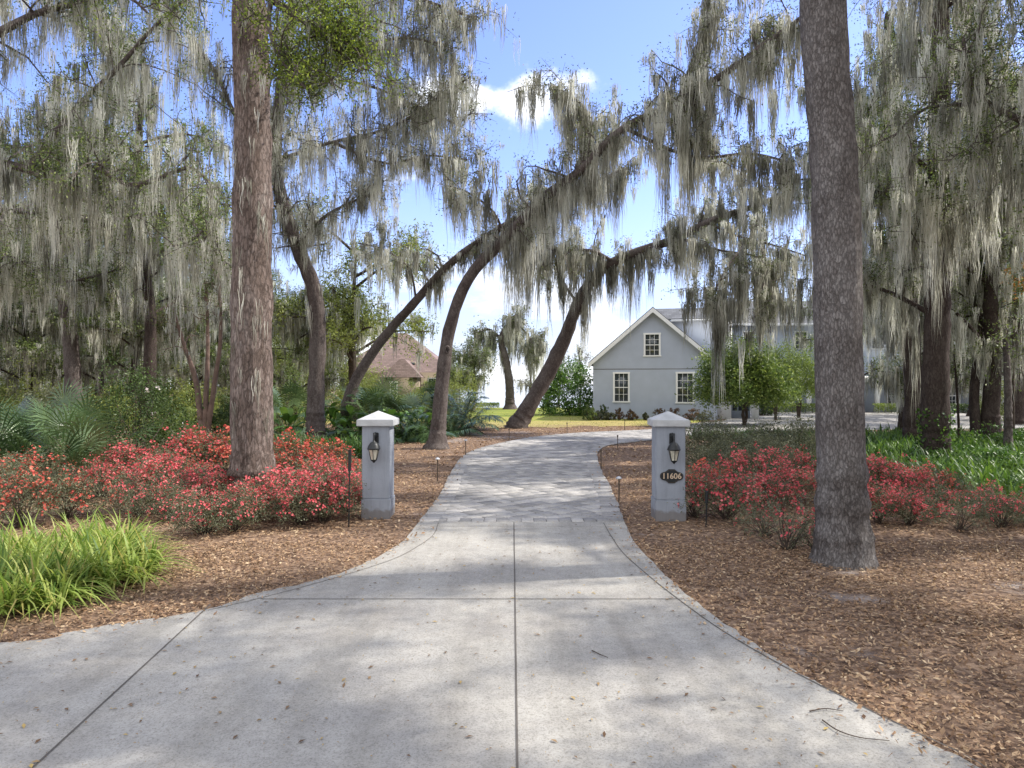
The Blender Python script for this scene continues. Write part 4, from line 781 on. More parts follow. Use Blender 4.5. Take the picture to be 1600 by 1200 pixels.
# ------------------------------------------------------------------ shrubs
def shell(rng, n, rx, ry, h, z0=.15, lo=.6, lump=.2, ph=0):
    d = unit(rng.standard_normal((n, 3))); d[:, 2] = np.abs(d[:, 2])
    rr = rng.uniform(lo, 1, n) * (1 + lump * np.sin(5 * d[:, 0] + ph) * np.cos(4 * d[:, 1] + ph * 2) + lump * .6 * np.sin(9 * d[:, 2] + 7 * d[:, 0] + ph))
    return np.stack([d[:, 0] * rr * rx, d[:, 1] * rr * ry, z0 + (h - z0) * d[:, 2] * rr], 1), d
def azalea(seed, leaf, flower, tips, pf, h=.95, r=.75, nl=11, nst=16, fs=.05):
    rng = np.random.default_rng(seed); t = thing('azalea_shrub', 'x', 'azalea', (0, 0, 0), 'flowering azalea shrubs beside the driveway')
    P, d = shell(rng, tips, r, r, h, .22, .55, .22, seed)
    gs = Geo(); 
    for p in P[rng.choice(len(P), nst * 2)]:
        a = rng.uniform(-.06, .06, 3) * [1, 1, 0]; m = a + (p - a) * .5 * [.7, .7, 1] + rng.normal(0, .04, 3); tube(gs, crom([a - [0, 0, .05], m, p], 6), np.linspace(.012, .003, 6), 4)
    gs.build('stems', M['stem'], t)
    gl = Geo(); Q = np.repeat(P, nl, 0) + rng.normal(0, .045, (tips * nl, 3)); leaves(gl, Q, .042, rng, ratio=.42, val=np.clip(np.repeat(rng.random(tips), nl) * .6 + rng.random(tips * nl) * .5 - .05, 0, 1)); gl.build('foliage', M[leaf], t)
    if flower:
        gf = Geo(); lum = np.clip(.5 + .9 * np.sin(d[:, 0] * 5 + seed) * np.cos(d[:, 1] * 6 + seed), 0, 1); k = (rng.random(tips) < pf * (.1 + 1.15 * lum) * (.35 + .9 * d[:, 2])); C = P[k] * 1.03
        C = np.repeat(C, 5, 0) + rng.normal(0, .036, (len(C) * 5, 3)) + [0, 0, .015]; n = len(C); ax = unit(rng.standard_normal((n, 3)) * .8 + unit(C - [0, 0, .1]) + [0, 0, .3])
        e1 = unit(np.cross(ax, [.3, .2, .9])); e2 = np.cross(ax, e1); v = np.clip(rng.normal(.45, .25, n), 0, 1)
        for j in range(5):
            th = 2 * math.pi * j / 5; u = e1 * math.cos(th) + e2 * math.sin(th); w = np.cross(ax, u); s = fs * .5
            V = np.stack([C, C + u * s * .6 + w * s * .42 + ax * s * .35, C + u * s + ax * s * .45, C + u * s * .6 - w * s * .42 + ax * s * .35], 1).reshape(-1, 3)
            gf.quads(V, np.arange(n)[:, None] * 4 + np.array([[0, 1, 2, 3]]), v)
        gf.build('flowers', M[flower], t)
    return t
AZ = {'red': azalea(1, 'azalea_leaf', 'pink_flower', 620, .70), 'mix': azalea(2, 'azalea_leaf', 'pink_flower', 560, .45), 'ora': azalea(3, 'azalea_leaf', 'orange_flower', 560, .26),
      'gry': azalea(4, 'azalea_gray', 'pink_flower', 560, .22), 'thin': azalea(5, 'azalea_gray', 'pink_flower', 190, .22, nst=12, nl=9), 'non': azalea(6, 'azalea_leaf', None, 700, 0), 'pin': azalea(7, 'azalea_leaf', 'orange_flower', 600, .62)}
azu = set()
A_ = [('ora', -20, 12.5, 1.25, 'orange azalea cut by left edge below the palmettos'), ('ora', 30, 10.6, 1.0, 'orange flecked azalea behind the bright strap leaf clump'), ('ora', 55, 13.5, 1.25, 'tall red azalea leaning up in front of the palmettos'),
      ('ora', 105, 11.2, .95, 'orange azalea with brown foliage right behind the strap leaves'), ('mix', 158, 13.4, .8, 'red azalea beneath the camellia bush'), ('red', 200, 15.2, 1.15, 'full coral azalea right of the palmettos'),
      ('red', 255, 13.4, 1.05, 'dense coral azalea in the middle of the left bank'), ('red', 300, 16.5, 1.35, 'tallest coral azalea left of the reddish pine'), ('pin', 345, 16.6, 1.3, 'salmon azalea touching the reddish pine from behind'),
      ('gry', 215, 11.4, .8, 'gray leaved azalea with bare stems at front left'), ('gry', 262, 11.1, .78, 'gray twiggy azalea with scattered pink blooms'), ('mix', 310, 12.3, .85, 'pink azalea in front of the reddish pine on its left'),
      ('red', 352, 12.0, .85, 'coral azalea hugging the left foot of the reddish pine'), ('gry', 320, 10.1, .80, 'silvery azalea lowest at the front of the left bed'), ('gry', 368, 10.3, .72, 'gray azalea with one bright bloom nearest the concrete'),
      ('mix', 400, 11.1, .75, 'pink azalea right in front of the reddish pine'), ('red', 448, 11.7, 1.05, 'bright pink azalea right of the reddish pine'), ('pin', 455, 14.5, 1.15, 'salmon azalea below the mossy oak trunk'),
      ('red', 505, 13.0, 1.1, 'coral azalea bank between pine and left pillar'), ('pin', 520, 15.5, 1.05, 'faded salmon azalea behind the left pillar'), ('mix', 505, 11.0, .88, 'shaded pink azalea at front edge next to left pillar'),
      ('red', 545, 11.9, .85, 'coral azalea touching the left pillar'), ('pin', 400, 17.5, 1.15, 'salmon azalea peeking out behind the reddish pine'), ('mix', 470, 10.8, .80, 'pink azalea with dark stems in front of the coral bank'),
      ('pin', 1100, 13.6, .92, 'coral azalea just right of the numbered pillar'), ('thin', 1085, 11.4, .8, 'sparse azalea twigs brushing the numbered pillar'), ('mix', 1135, 11.2, .98, 'vase shaped pink azalea with bare legs in front of the right bed'),
      ('red', 1190, 12.2, .9, 'bright pink azalea in the middle of the right bank'), ('mix', 1165, 14.2, .92, 'pink azalea behind the right bank'), ('red', 1235, 12.8, .9, 'full pink azalea left of the gray pine'),
      ('mix', 1245, 15.0, 1.0, 'reddish azalea behind the gray pine on its left'), ('thin', 1232, 9.2, .85, 'leggy azalea nearest the camera in front of the gray pine'), ('thin', 1195, 10.0, .7, 'sparse low azalea among leaves left of the gray pine'),
      ('thin', 1275, 9.0, .62, 'small wispy azalea at the foot of the gray pine'), ('red', 1375, 13.0, .95, 'bright red azalea right of the gray pine'), ('red', 1425, 13.4, .85, 'red azalea in front of the ivy footed trunk'),
      ('mix', 1372, 10.9, .72, 'low pink azalea touching the gray pine on its right'), ('ora', 1475, 12.8, .72, 'orange red azalea beside the green groundcover'), ('mix', 1420, 10.8, .66, 'low spreading pink azalea on bare leaves at right'),
      ('gry', 1460, 11.3, .68, 'gray azalea with dark stems at right'), ('gry', 1530, 11.4, .65, 'twiggy brown azalea against the groundcover'), ('thin', 1500, 10.3, .65, 'sparse low azalea at far right front'), ('gry', 1565, 10.6, .7, 'dark azalea near right edge'), ('ora', 1605, 10.9, .6, 'tiny azalea with few blooms cut by right edge'),
      ('non', 1100, 18.2, 1.45, 'flowerless gray green azalea behind the numbered pillar'), ('non', 1145, 17.6, 1.45, 'round flowerless azalea left of centre in the rear hedge'), ('non', 1195, 18.4, 1.45, 'flowerless azalea below the small round tree'), ('non', 1240, 17.8, 1.4, 'flowerless azalea next to the gray pine'), ('non', 1125, 16.0, 1.2, 'low flowerless azalea at front of the rear hedge'), ('non', 1210, 16.2, 1.25, 'dull green azalea behind the full pink one')]
for k, (ty, px, Y, s, lab) in enumerate(A_):
    o = AZ[ty] if ty not in azu else copy_tree(AZ[ty]); azu.add(ty)
    q = W3(px, 600, Y); o.location = (q[0], q[1], -.02); o.rotation_euler = (0, 0, k * 1.7); s_ = s * (.93 if k % 3 else .84); o.scale = (s_ * 1.04, s_ * 1.04, s_ * (1.0 + .12 * math.sin(k * 2.3))); o['label'] = lab

def bush(name, label, cat, px, Y, rx, ry, h, n, ls, leaf, group=None, z0=.1, lump=.18, seed=1, flowers=0, lo=.7, trunk=None, flat=.3, fcol='white_flower'):
    rng = np.random.default_rng(seed); q = W3(px, 600, Y); t = thing(name, label, cat, (q[0], q[1], 0), group)
    gs = Geo(); nc = max(40, n // 30); P, d = shell(rng, nc, rx, ry, h, z0, lo, lump, seed)
    for p in P[rng.choice(nc, 9 if trunk else 22)]:
        a = rng.uniform(-.1, .1, 3) * [1, 1, 0] * rx; b0 = a - [0, 0, .05]
        if trunk: a = a * .3; b0 = b0 * .3; tube(gs, crom([b0, a * 1.5 + [0, 0, trunk], p * .9 + rng.normal(0, .03, 3)], 8), np.linspace(.055, .008, 8), 5)
        else: tube(gs, crom([b0, (a + p) * .5, p], 6), np.linspace(.02, .005, 6), 4)
    gs.build('stems' if not trunk else 'trunk', M['stem'], t)
    k = n // nc; g = Geo(); Q = np.repeat(P, k, 0) + rng.normal(0, 1, (nc * k, 3)) * [rx, ry, h * .6] * .085; Q[:, 2] = np.maximum(Q[:, 2], .03)
    leaves(g, Q, ls, rng, val=np.clip(np.repeat(rng.random(nc), k) * .6 + rng.random(nc * k) * .45, 0, 1), flat=flat); g.build('foliage', M[leaf], t)
    if flowers:
        gf = Geo(); C = P[rng.choice(nc, flowers)] * 1.04; C = np.repeat(C, 7, 0) + rng.normal(0, .03, (flowers * 7, 3)); leaves(gf, C, .07, rng, ratio=.9); gf.build('flowers', M[fcol], t)
    return t
bush('camellia_shrub', 'large dark camellia with a few white blooms right of the palmettos', 'shrub', 215, 17.5, 1.35, 1.2, 2.7, 9000, .075, 'deep_leaf', seed=91, flowers=12)
bush('broadleaf_bush', 'dense green bush left of the garage gable', 'bush', 888, 49, 2.1, 1.8, 3.9, 9000, .2, 'broad_leaf', seed=92, lump=.12)
for k, (px, Y, r, h, leaf, lab) in enumerate([(919, 42.0, .36, 1.0, 'oak_leaf', 'clipped boxy shrub at left corner of the gable wall'), (926, 41.3, .38, .72, 'oak_leaf', 'clipped round shrub in front of the boxy one'), (944, 41.9, .28, 1.05, 'deep_leaf', 'small upright round shrub left of the lower left window'), (938, 41.5, .4, .55, 'azalea_gray', 'gray low shrub between clipped shrub and window'), (952, 41.5, .35, .5, 'azalea_gray', 'thin gray low shrub below left edge of the window'),
        (967, 41.6, .36, .66, 'rust_leaf', 'reddish shrub under the lower left window'), (986, 41.6, .36, .66, 'rust_leaf', 'reddish brown shrub right of the lower left window'), (1009, 41.5, .2, .5, 'azalea_gray', 'spindly little shrub in the gap of the wall bed'), (1030, 41.6, .42, .68, 'rust_leaf', 'rusty shrub left of the numbered pillar cap'), (1053, 41.6, .45, .72, 'rust_leaf', 'rusty shrub below the lower right window'), (1080, 41.4, .5, .75, 'rust_leaf', 'red tinged shrub right of the lower right window'), (1100, 41.2, .45, .6, 'azalea_gray', 'gray shrub at right end of the wall bed')]):
    bush('foundation_shrub', lab, 'shrub', px, Y, r, r, h, 900, .10, leaf, 'low shrubs along the gable wall', seed=100 + k, z0=.05)
bush('small_tree', 'small round topped green tree in front of the garage corner', 'small tree', 1162, 36, 2.6, 2.0, 4.5, 34000, .16, 'mid_leaf', seed=120, trunk=1.0, z0=1.35, lump=.26, lo=.5)
bush('small_tree', 'pale willowy green tree left of the gray pine by the house', 'small tree', 1248, 44, 1.9, 1.7, 4.8, 13000, .13, 'tree_light', seed=121, trunk=1.6, z0=1.6, lump=.2, lo=.5)
bush('small_tree', 'light green tree crown between the round tree and the willowy one', 'small tree', 1212, 41, 1.5, 1.5, 4.6, 11000, .13, 'tree_light', seed=122, trunk=1.2, z0=1.6, lump=.2, lo=.55)
bush('dark_shrub', 'nearly black low bush below the light green crown', 'shrub', 1190, 47, .8, .6, 1.3, 2500, .12, 'deep_leaf', seed=123)
for k, (px, Y, rx, h, ry, leaf, lab) in enumerate([(30, 30, 3.0, 2.6, 1.5, 'yellow_leaf', 'yellow green understory thicket at left edge'), (75, 26, 1.6, 1.9, 1.2, 'azalea_gray', 'gray brushy shrub above the palmettos'), (170, 30, 2.0, 2.0, 1.4, 'yellow_leaf', 'yellowish bush behind the camellia'), (265, 23, .9, 1.7, .8, 'oak_leaf', 'green bush right of the camellia'), (350, 27, 1.3, 1.7, 1.0, 'deep_leaf', 'dark bush at the foot of the reddish stems'), (300, 33, 1.6, 2.6, 1.2, 'yellow_leaf', 'sunlit yellow bush behind the reddish stems'), (440, 33, 1.6, 3.0, 1.2, 'oak_leaf', 'tall bush between pine and mossy oak trunk'),
        (285, 19.5, .7, 1.1, .6, 'tree_light', 'small bright bush above the tallest coral azalea'), (720, 47, 2.0, 3.2, 1.6, 'yellow_leaf', 'pale yellow green bush right of the tall palms'), (675, 50, 1.0, 1.6, 1.0, 'tree_light', 'bright shrub right behind the arching oak trunk'), (612, 44, 1.8, 2.7, 1.4, 'oak_leaf', 'green bush hiding the foot of the brown roofed house'), (655, 46, 1.3, 2.3, 1.2, 'yellow_leaf', 'pale bush below right end of the brown roof'), (565, 46, 1.6, 3.2, 1.4, 'yellow_leaf', 'pale bush left of the brown roofed house')]):
    bush('understory_bush', lab, 'bush', px, Y, rx, ry, h, 5500 if k != 7 else 1500, .11, leaf, 'bushes of the undergrowth', seed=130 + k, lump=.28, lo=.5)
for k, (x0, x1, Y, h, z, leaf, lab) in enumerate([(1192, 1276, 51, .72, 0, 'tree_light', 'low clipped hedge in front of the house behind the willowy tree'), (1368, 1418, 51, .72, 0, 'tree_light', 'low clipped hedge seen between gray pine and dark trunks'), (1480, 1512, 51, .7, 0, 'deep_leaf', 'dark clipped hedge seen through the saplings'), (690, 780, 62, .5, 0, 'oak_leaf', 'low hedge line where lawn meets the lake')]):
    rng = np.random.default_rng(150 + k); X0 = (x0 - 800) / F * Y; X1 = (x1 - 800) / F * Y; w = X1 - X0; n = int(w * 900); P = np.stack([rng.uniform(0, w, n), rng.uniform(-.5, .5, n), h * np.sqrt(rng.random(n)) * (1 + .07 * np.sin(rng.uniform(0, w, n)))], 1)
    t = thing('clipped_hedge', lab, 'hedge', (X0, Y, 0)); g = Geo(); leaves(g, P, .11, rng); g.build('foliage', M[leaf], t)
    g = Geo(); [tube(g, [(x, 0, -.05), (x + .05, .05, h * .8)], .02, 4) for x in np.arange(.2, w, .5)]; g.build('stems', M['stem'], t)
fb = None
for k, (px, Y, lab) in enumerate([(-60, 62, 'dark thicket closing the woods beyond left edge'), (60, 66, 'dark thicket closing the woods at left edge'), (150, 58, 'dark thicket behind the broad gray trunk'), (240, 68, 'dark thicket far behind the camellia'), (330, 60, 'dark thicket far behind the reddish stems'), (430, 70, 'dark thicket far behind the reddish pine'), (500, 58, 'dark thicket far behind the mossy oak trunk'), (1400, 70, 'dark thicket behind the house at right'), (-10, 48, 'green thicket in the woods behind the palmettos'), (375, 46, 'green thicket in the woods right behind the reddish pine'), (195, 47, 'green thicket in the woods behind the yellowish bush'), (1580, 40, 'green thicket at right edge behind the saplings')]):
    if fb is None: fb = bush('woodland_thicket', lab, 'thicket', px, Y, 4.5, 2.5, 5.0, 11000, .20, 'thicket_leaf', 'thickets closing the woods', seed=400, lump=.3, lo=.45); o = fb
    else: o = copy_tree(fb)
    q = W3(px, 600, Y); o.location = (q[0], q[1], 0); o.rotation_euler = (0, 0, k * 1.3 if k % 2 else 0); o['label'] = lab; sc_ = 1.15 if k < 8 else .6; o.scale = (sc_, sc_, sc_)
# ivy at foot of the dark trunk
rng = np.random.default_rng(5); b = W3(1462, 725, 18.8); n = 700; a = rng.uniform(0, 6.28, n); z = 1.5 * rng.random(n) ** 1.6; r = .40 + .16 * np.exp(-z * 3) + rng.random(n) * .06
g = Geo(); leaves(g, np.stack([b[0] + np.cos(a) * r, b[1] + np.sin(a) * r, z + .02], 1), .09, rng, ratio=.8); tag(g.build('climbing_ivy', M['broad_leaf'], None), 'ivy creeping up the foot of the dark straight trunk', 'ivy')

# palmettos and palms
def palm(name, label, cat, px, Y, nf, fr, hgt, seed, group, kind='fan', s=1.0, leaf='palm_leaf'):
    rng = np.random.default_rng(seed); q = W3(px, 600, Y); t = thing(name, label, cat, (q[0], q[1], 0), group); gs = Geo(); g = Geo()
    for f in range(nf):
        az = rng.uniform(0, 6.28); el = math.radians(rng.uniform(5, 80)); L = hgt * rng.uniform(.55, 1.0)
        d = np.array([math.cos(az) * math.cos(el), math.sin(az) * math.cos(el), math.sin(el)]); o = rng.normal(0, .15, 3) * [1, 1, 0] * s; c = o + d * L
        v = rng.uniform(.0, .65)
        side = unit(np.cross(d, [0, 0, 1.])); nrm = np.cross(side, d)
        if kind == 'fan':
            tube(gs, crom([o - [0, 0, .05], o + d * L * .5 + [0, 0, .03], c], 5), [.014, .012, .01, .008, .008], 4)
            nb_ = 18; th = np.linspace(-1.9, 1.9, nb_); fl = fr * rng.uniform(.8, 1.15)
            for a in th:
                u = unit(d * math.cos(a) + side * math.sin(a) - nrm * .12); w = np.cross(u, nrm); l = fl * (1 - .12 * abs(a)) * rng.uniform(.9, 1.05); m = c + u * l * .55 + nrm * .02; e = c + u * l - np.array([0, 0, l * .12])
                bw = .022 * s; V = [c - w * .004, c + w * .004, m - w * bw, m + w * bw, e - w * .003, e + w * .003]; g.quads(V, [(0, 1, 3, 2), (2, 3, 5, 4)], v + rng.uniform(0, .3))
        elif kind == 'frond':   # feather fronds
            pts = crom([o, o + d * L * .6, c + d * fr * .4 + [0, 0, -.05 * fr], c + d * fr * .9 + [0, 0, -.4 * fr]], 16); tube(gs, pts, np.linspace(.015, .004, 16), 4)
            for i in range(3, 16):
                for sg in (-1, 1):
                    for h_ in (0, .5):
                        p = pts[i] - (pts[i] - pts[i - 1]) * h_; u = unit(side * sg + d * .55 + np.array([0, 0, -.25]) + rng.normal(0, .06, 3)); l = fr * .42 * math.sin(math.pi * (i - 1) / 16.5) + .08; w = unit(np.cross(u, [0, 0, 1.])) * .018 * s; e = p + u * l - [0, 0, l * .25]; m = p + u * l * .5
                        g.quads([p - w * .4, p + w * .4, m - w, m + w, e - w * .15, e + w * .15], [(0, 1, 3, 2), (2, 3, 5, 4)], v + rng.uniform(0, .3))
        else:   # broad drooping blades
            tube(gs, [o, c], [.015, .01], 4); l = fr * rng.uniform(.7, 1.2); wd = l * .38; pts = [c + d * l * x * .8 - np.array([0, 0, 1]) * l * .5 * x * x for x in np.linspace(-.15, 1, 6)]; ww = [.3, .9, 1, .8, .45, .03]
            V = []; 
            for p, w_ in zip(pts, ww): V += [p - side * wd * w_ * .5 + [0, 0, .03 * l], p - [0, 0, .02 * l], p + side * wd * w_ * .5 + [0, 0, .03 * l]]
            g.quads(V, [(3 * i + j, 3 * i + j + 1, 3 * i + j + 4, 3 * i + j + 3) for i in range(5) for j in (0, 1)], v + rng.uniform(0, .3))
    gs.build('leaf_stalks', M['palm_leaf'], t); g.build('fronds', M[leaf], t)
PG = 'palmettos at the left edge'
palm('palmetto', 'palmetto clump cut by left edge', 'palmetto', 5, 15.5, 20, .85, 1.1, 201, PG)
palm('palmetto', 'tallest palmetto behind the others near left edge', 'palmetto', 68, 17, 22, .95, 1.9, 202, PG)
palm('palmetto', 'palmetto clump below the broad gray trunk', 'palmetto', 118, 16, 22, .9, 1.6, 203, PG)
palm('palmetto', 'lowest palmetto touching the red azalea tips', 'palmetto', 100, 14.2, 16, .75, 1.0, 204, PG)
palm('palmetto', 'palmetto fans pointing left at photo edge', 'palmetto', -20, 17, 16, .9, 1.7, 205, PG)
PB = 'tropical plants behind the left pillar'
for k, (px, Y, nf, fr, hg, kd, leaf, lab) in enumerate([(450, 27.5, 22, .9, 1.4, 'broad', 'broad_leaf', 'broad leaved plant between pine and mossy oak trunk'), (470, 24.5, 20, .5, .5, 'broad', 'palm_leaf', 'bluish broad leaves at left foot of the mossy oak trunk'),
    (530, 28, 26, .9, 1.2, 'broad', 'broad_leaf', 'glossy broad leaved plant right of the mossy oak trunk'), (575, 29.5, 24, 1.3, 1.5, 'frond', 'palm_leaf', 'feathery palm at the foot of the dark leaning oak'), (600, 31, 22, 1.1, 2.2, 'fan', 'palm_leaf', 'tall fan palm in front of the brown roofed house'),
    (615, 28, 30, .9, 1.1, 'broad', 'broad_leaf', 'glossy broad leaved plant below the brown roof'), (650, 31, 22, 1.0, 2.2, 'fan', 'palm_leaf', 'tall fan palm left of the arching oak trunk'), (655, 27.5, 28, .85, 1.1, 'broad', 'broad_leaf', 'broad leaved plant against the arching oak trunk'),
    (700, 31, 30, 1.3, 1.7, 'frond', 'palm_leaf', 'feathery palm right of the arching oak trunk'), (722, 33, 26, 1.1, 1.3, 'frond', 'palm_leaf', 'drooping feather palm at left end of the lawn'), (635, 26.5, 26, 1.1, .8, 'frond', 'palm_leaf', 'low feather palm arching behind the left pillar'),
    (690, 29.5, 22, 1.0, .8, 'frond', 'palm_leaf', 'low feather palm right behind the arching trunk'), (560, 26.5, 24, .8, .9, 'broad', 'broad_leaf', 'low broad leaved plant behind the left pillar'), (500, 31, 22, 1.2, 1.5, 'broad', 'broad_leaf', 'large leaved plant behind the mossy oak trunk'), (585, 27.3, 22, .9, .9, 'frond', 'palm_leaf', 'pale frond plant above the left pillar cap'), (445, 30, 16, .9, 2.4, 'fan', 'palm_leaf', 'dark fan palm right of the reddish pine')]):
    palm('tropical_plant', lab, 'palm plant', px, Y, nf, fr, hg, 210 + k, PB, kd, 1.4, leaf)

# strap leaved groundcovers
def straps(g, P, L, w, rng, k=4):
    n = len(P); az = rng.uniform(0, 6.28, n); d = np.stack([np.cos(az), np.sin(az), 0 * az], 1); L = (L * rng.uniform(.6, 1.2, n))[:, None]; arch = rng.uniform(.3, 1.35, n)[:, None]; s = np.stack([-np.sin(az), np.cos(az), 0 * az], 1) * (w * rng.uniform(.7, 1.3, n))[:, None] * .5
    V = np.zeros((n, k + 1, 2, 3)); prof = [.6, 1, .9, .6, .06]
    for j in range(k + 1):
        t = j / k; c = P + d * L * arch * t ** 1.5 * .9 + np.array([0, 0, 1]) * L * (t * (1.15 - .3 * arch) - arch * .62 * t ** 2.6); V[:, j, 0] = c - s * prof[j]; V[:, j, 1] = c + s * prof[j]
    V[..., 2] = np.maximum(V[..., 2], .02)
    Q = (np.arange(n)[:, None, None] * 2 * (k + 1) + np.arange(k)[None, :, None] * 2 + np.array([0, 1, 3, 2])[None, None]).reshape(-1, 4); g.quads(V.reshape(-1, 3), Q, np.repeat(np.clip(rng.normal(.45, .25, n), 0, 1), k))
def blob_pts(rng, n, cs):
    out = []
    for (x, y, rx, ry, w) in cs:
        m = int(n * w); a = rng.uniform(0, 6.28, m); r = np.sqrt(rng.random(m)); out.append(np.stack([x + np.cos(a) * r * rx, y + np.sin(a) * r * ry, 0 * a], 1))
    return np.concatenate(out)
rng = np.random.default_rng(300)
lab_l = [((-5.55, 7.7, .75, .7, 1), 'bright strap leaved clump cut by left edge'), ((-4.85, 6.9, .6, .45, 1), 'front strap leaved clump at left, nearest the concrete edge'), ((-5.35, 8.4, .8, .5, 1), 'bright strap leaved clump rearmost by the orange azaleas'), ((-4.6, 7.6, .55, .55, 1), 'right hand strap leaved clump spilling over brown leaves'), ((-5.8, 7.0, .6, .5, 1), 'bright strap leaved clump outermost beyond left edge')]
for c, lab in lab_l:
    g = Geo(); C_ = blob_pts(rng, 46, [c]); P = np.repeat(C_, 26, 0) + rng.normal(0, .035, (len(C_) * 26, 3)) * [1, 1, 0]; straps(g, P, np.repeat(rng.uniform(.4, .8, len(C_)), 26), .024, rng); o = g.build('strap_leaf_clump', M['lily_leaf'], None, (c[0], c[1], 0)); o.location = (c[0], c[1], 0)
    tag(o, lab, 'plant clump', 'strap leaved clumps at left front')
g = Geo(); P = blob_pts(rng, 16000, [(12.5, 21, 5.5, 3.8, .33), (9.5, 17.2, 2.3, 2.2, .14), (17.5, 20, 6.5, 4.5, .28), (13, 15.2, 3.0, 2.2, .17), (9.8, 13.2, 1.6, 1.3, .05), (16, 27, 9, 3, .25)]); P = P[~inside(P[:, :2], pav_poly)]
straps(g, P, .62, .04, rng); tag(g.build('strap_leaf_groundcover', M['strap_leaf']), 'lush green strap leaved groundcover under the right hand trees', 'groundcover', kind='stuff')
g = Geo(); P = blob_pts(rng, 3500, [(-5.6, 22.5, 1.4, 1.6, .5), (-8.2, 23.5, 2.0, 1.6, .5), (-4.6, 21, .6, .8, .2)]); straps(g, P, .55, .035, rng); tag(g.build('strap_leaf_groundcover', M['strap_leaf']), 'bright green strap leaved groundcover around the mossy oak trunk', 'groundcover', kind='stuff')
g = Geo(); n = 60000; P = np.stack([rng.uniform(-14, 14, n), 34 + 20 * rng.random(n) ** 1.4, np.zeros(n)], 1); P = P[inside(P[:, :2], lawn_poly)]; P[:, 2] = gz(P[:, 0], P[:, 1]) + .01
straps(g, P, .07, .025, rng, 4); tag(g.build('lawn_grass', M['grass']), 'short grass blades of the sunny lawn', 'grass', kind='stuff')
# dark leafy groundcover mixed in at right
for k, (px, Y, rx, h, lab) in enumerate([(1500, 18.5, 1.3, .55, 'dark glossy low plant behind the right azaleas'), (1570, 17, 1.5, .6, 'dark glossy low plant at right edge'), (1590, 22, 1.8, .9, 'leafy green shrub at right edge by the pale thin trunk')]):
    bush('low_shrub', lab, 'shrub', px, Y, rx, rx * .8, h, 3500, .10, 'broad_leaf', 'glossy low plants at right', seed=320 + k, lo=.4)
bush('autumn_sapling', 'orange leaved twig showing high among the trees at right edge', 'small tree', 1583, 26, .5, .5, 6.6, 260, .13, 'autumn_leaf', seed=330, trunk=3, z0=5.6)

# ------------------------------------------------------------------ houses
def window(par, x0, x1, y, z0, z1, cols=3, rows=4, name='window'):
    """front facing window: opening given by outer trim"""
    tr = .11; bm = bmesh.new()
    for b in ((x0, x0 + tr, z0 + .08, z1 - tr), (x1 - tr, x1, z0 + .08, z1 - tr), (x0 - .02, x1 + .02, z1 - tr, z1), (x0 - .04, x1 + .04, z0, z0 + .08)): bbox(bm, b[0], b[1], y - .06, y + .02, b[2], b[3])
    fr = bm_obj(name, bm, M['trim'], par); a0, a1, c0, c1 = x0 + tr, x1 - tr, z0 + .08, z1 - tr
    g = Geo(); g.box(a0, a1, y - .008, y + .01, c0, c1); g.build('pane', M['glass'], fr)
    bm = bmesh.new(); zm = (c0 + c1) / 2; bbox(bm, a0, a1, y - .034, y - .010, zm - .025, zm + .025)
    for i in range(1, cols): x = a0 + (a1 - a0) * i / cols; bbox(bm, x - .011, x + .011, y - .026, y - .0105, c0, c1)
    for j in range(1, rows):
        if j * 2 == rows: continue
        z = c0 + (c1 - c0) * j / rows; bbox(bm, a0, a1, y - .024, y - .0102, z - .011, z + .011)
    bm_obj('muntins', bm, M['trim'], fr)
def prism(name, pts, mat, par):   # convex solid from top/bottom quads
    bm = bmesh.new(); vs = [bm.verts.new(p) for p in pts]; n = len(vs) // 2
    bm.faces.new(vs[:n][::-1]); bm.faces.new(vs[n:])
    for i in range(n): bm.faces.new((vs[i], vs[(i + 1) % n], vs[n + (i + 1) % n], vs[n + i]))
    bmesh.ops.recalc_face_normals(bm, faces=bm.faces[:]); return bm_obj(name, bm, mat, par)
hY = 42.7; k = hY / F
hx = lambda px: (px - 800) * k
hz = lambda py: H - (py - 600) * k
ga = thing('garage_house', 'blue gray stucco garage wing with steep white trimmed gable', 'house')
x0, x1, xc = hx(927), hx(1117), hx(1020); ze, zp = hz(562), hz(487)
bm = bmesh.new(); f = bm.faces.new([bm.verts.new(p) for p in [(x0, hY, -.1), (x1, hY, -.1), (x1, hY, ze), (xc, hY, zp), (x0, hY, ze)]]); r = bmesh.ops.extrude_face_region(bm, geom=[f])
for v in r['geom']:
    if isinstance(v, bmesh.types.BMVert): v.co.y = hY + 10
bmesh.ops.recalc_face_normals(bm, faces=bm.faces[:]); wl = bm_obj('wall', bm, M['stucco'], ga)
g = Geo(); g.box(x0, x1, hY - .006, hY + .004, hz(577), hz(576)); g.build('control_joint', M['joint'], wl)
# roof slopes with overhang + white rake boards
for sg, xe in ((-1, hx(920)), (1, 2 * xc - hx(920))):
    zt = hz(480); zb = hz(566); nx = .0
    prism('roof', [(xc, hY - .32, zt - .16), (xe, hY - .32, zb - .16), (xe, hY + 10.3, zb - .16), (xc, hY + 10.3, zt - .16), (xc, hY - .32, zt), (xe, hY - .32, zb), (xe, hY + 10.3, zb), (xc, hY + 10.3, zt)], M['shingle'], ga)
    prism('rake_board', [(xc, hY - .36, zt - .34), (xe, hY - .36, zb - .34), (xe, hY - .325, zb - .34), (xc, hY - .325, zt - .34), (xc, hY - .36, zt - .06), (xe, hY - .36, zb - .06), (xe, hY - .325, zb - .06), (xc, hY - .325, zt - .06)], M['trim'], ga)
    prism('soffit', [(xc, hY - .32, zt - .20), (xe, hY - .32, zb - .20), (xe, hY + .0, zb - .20), (xc, hY + .0, zt - .20), (xc, hY - .32, zt - .165), (xe, hY - .32, zb - .165), (xe, hY + .0, zb - .165), (xc, hY + .0, zt - .165)], M['trim'], ga)
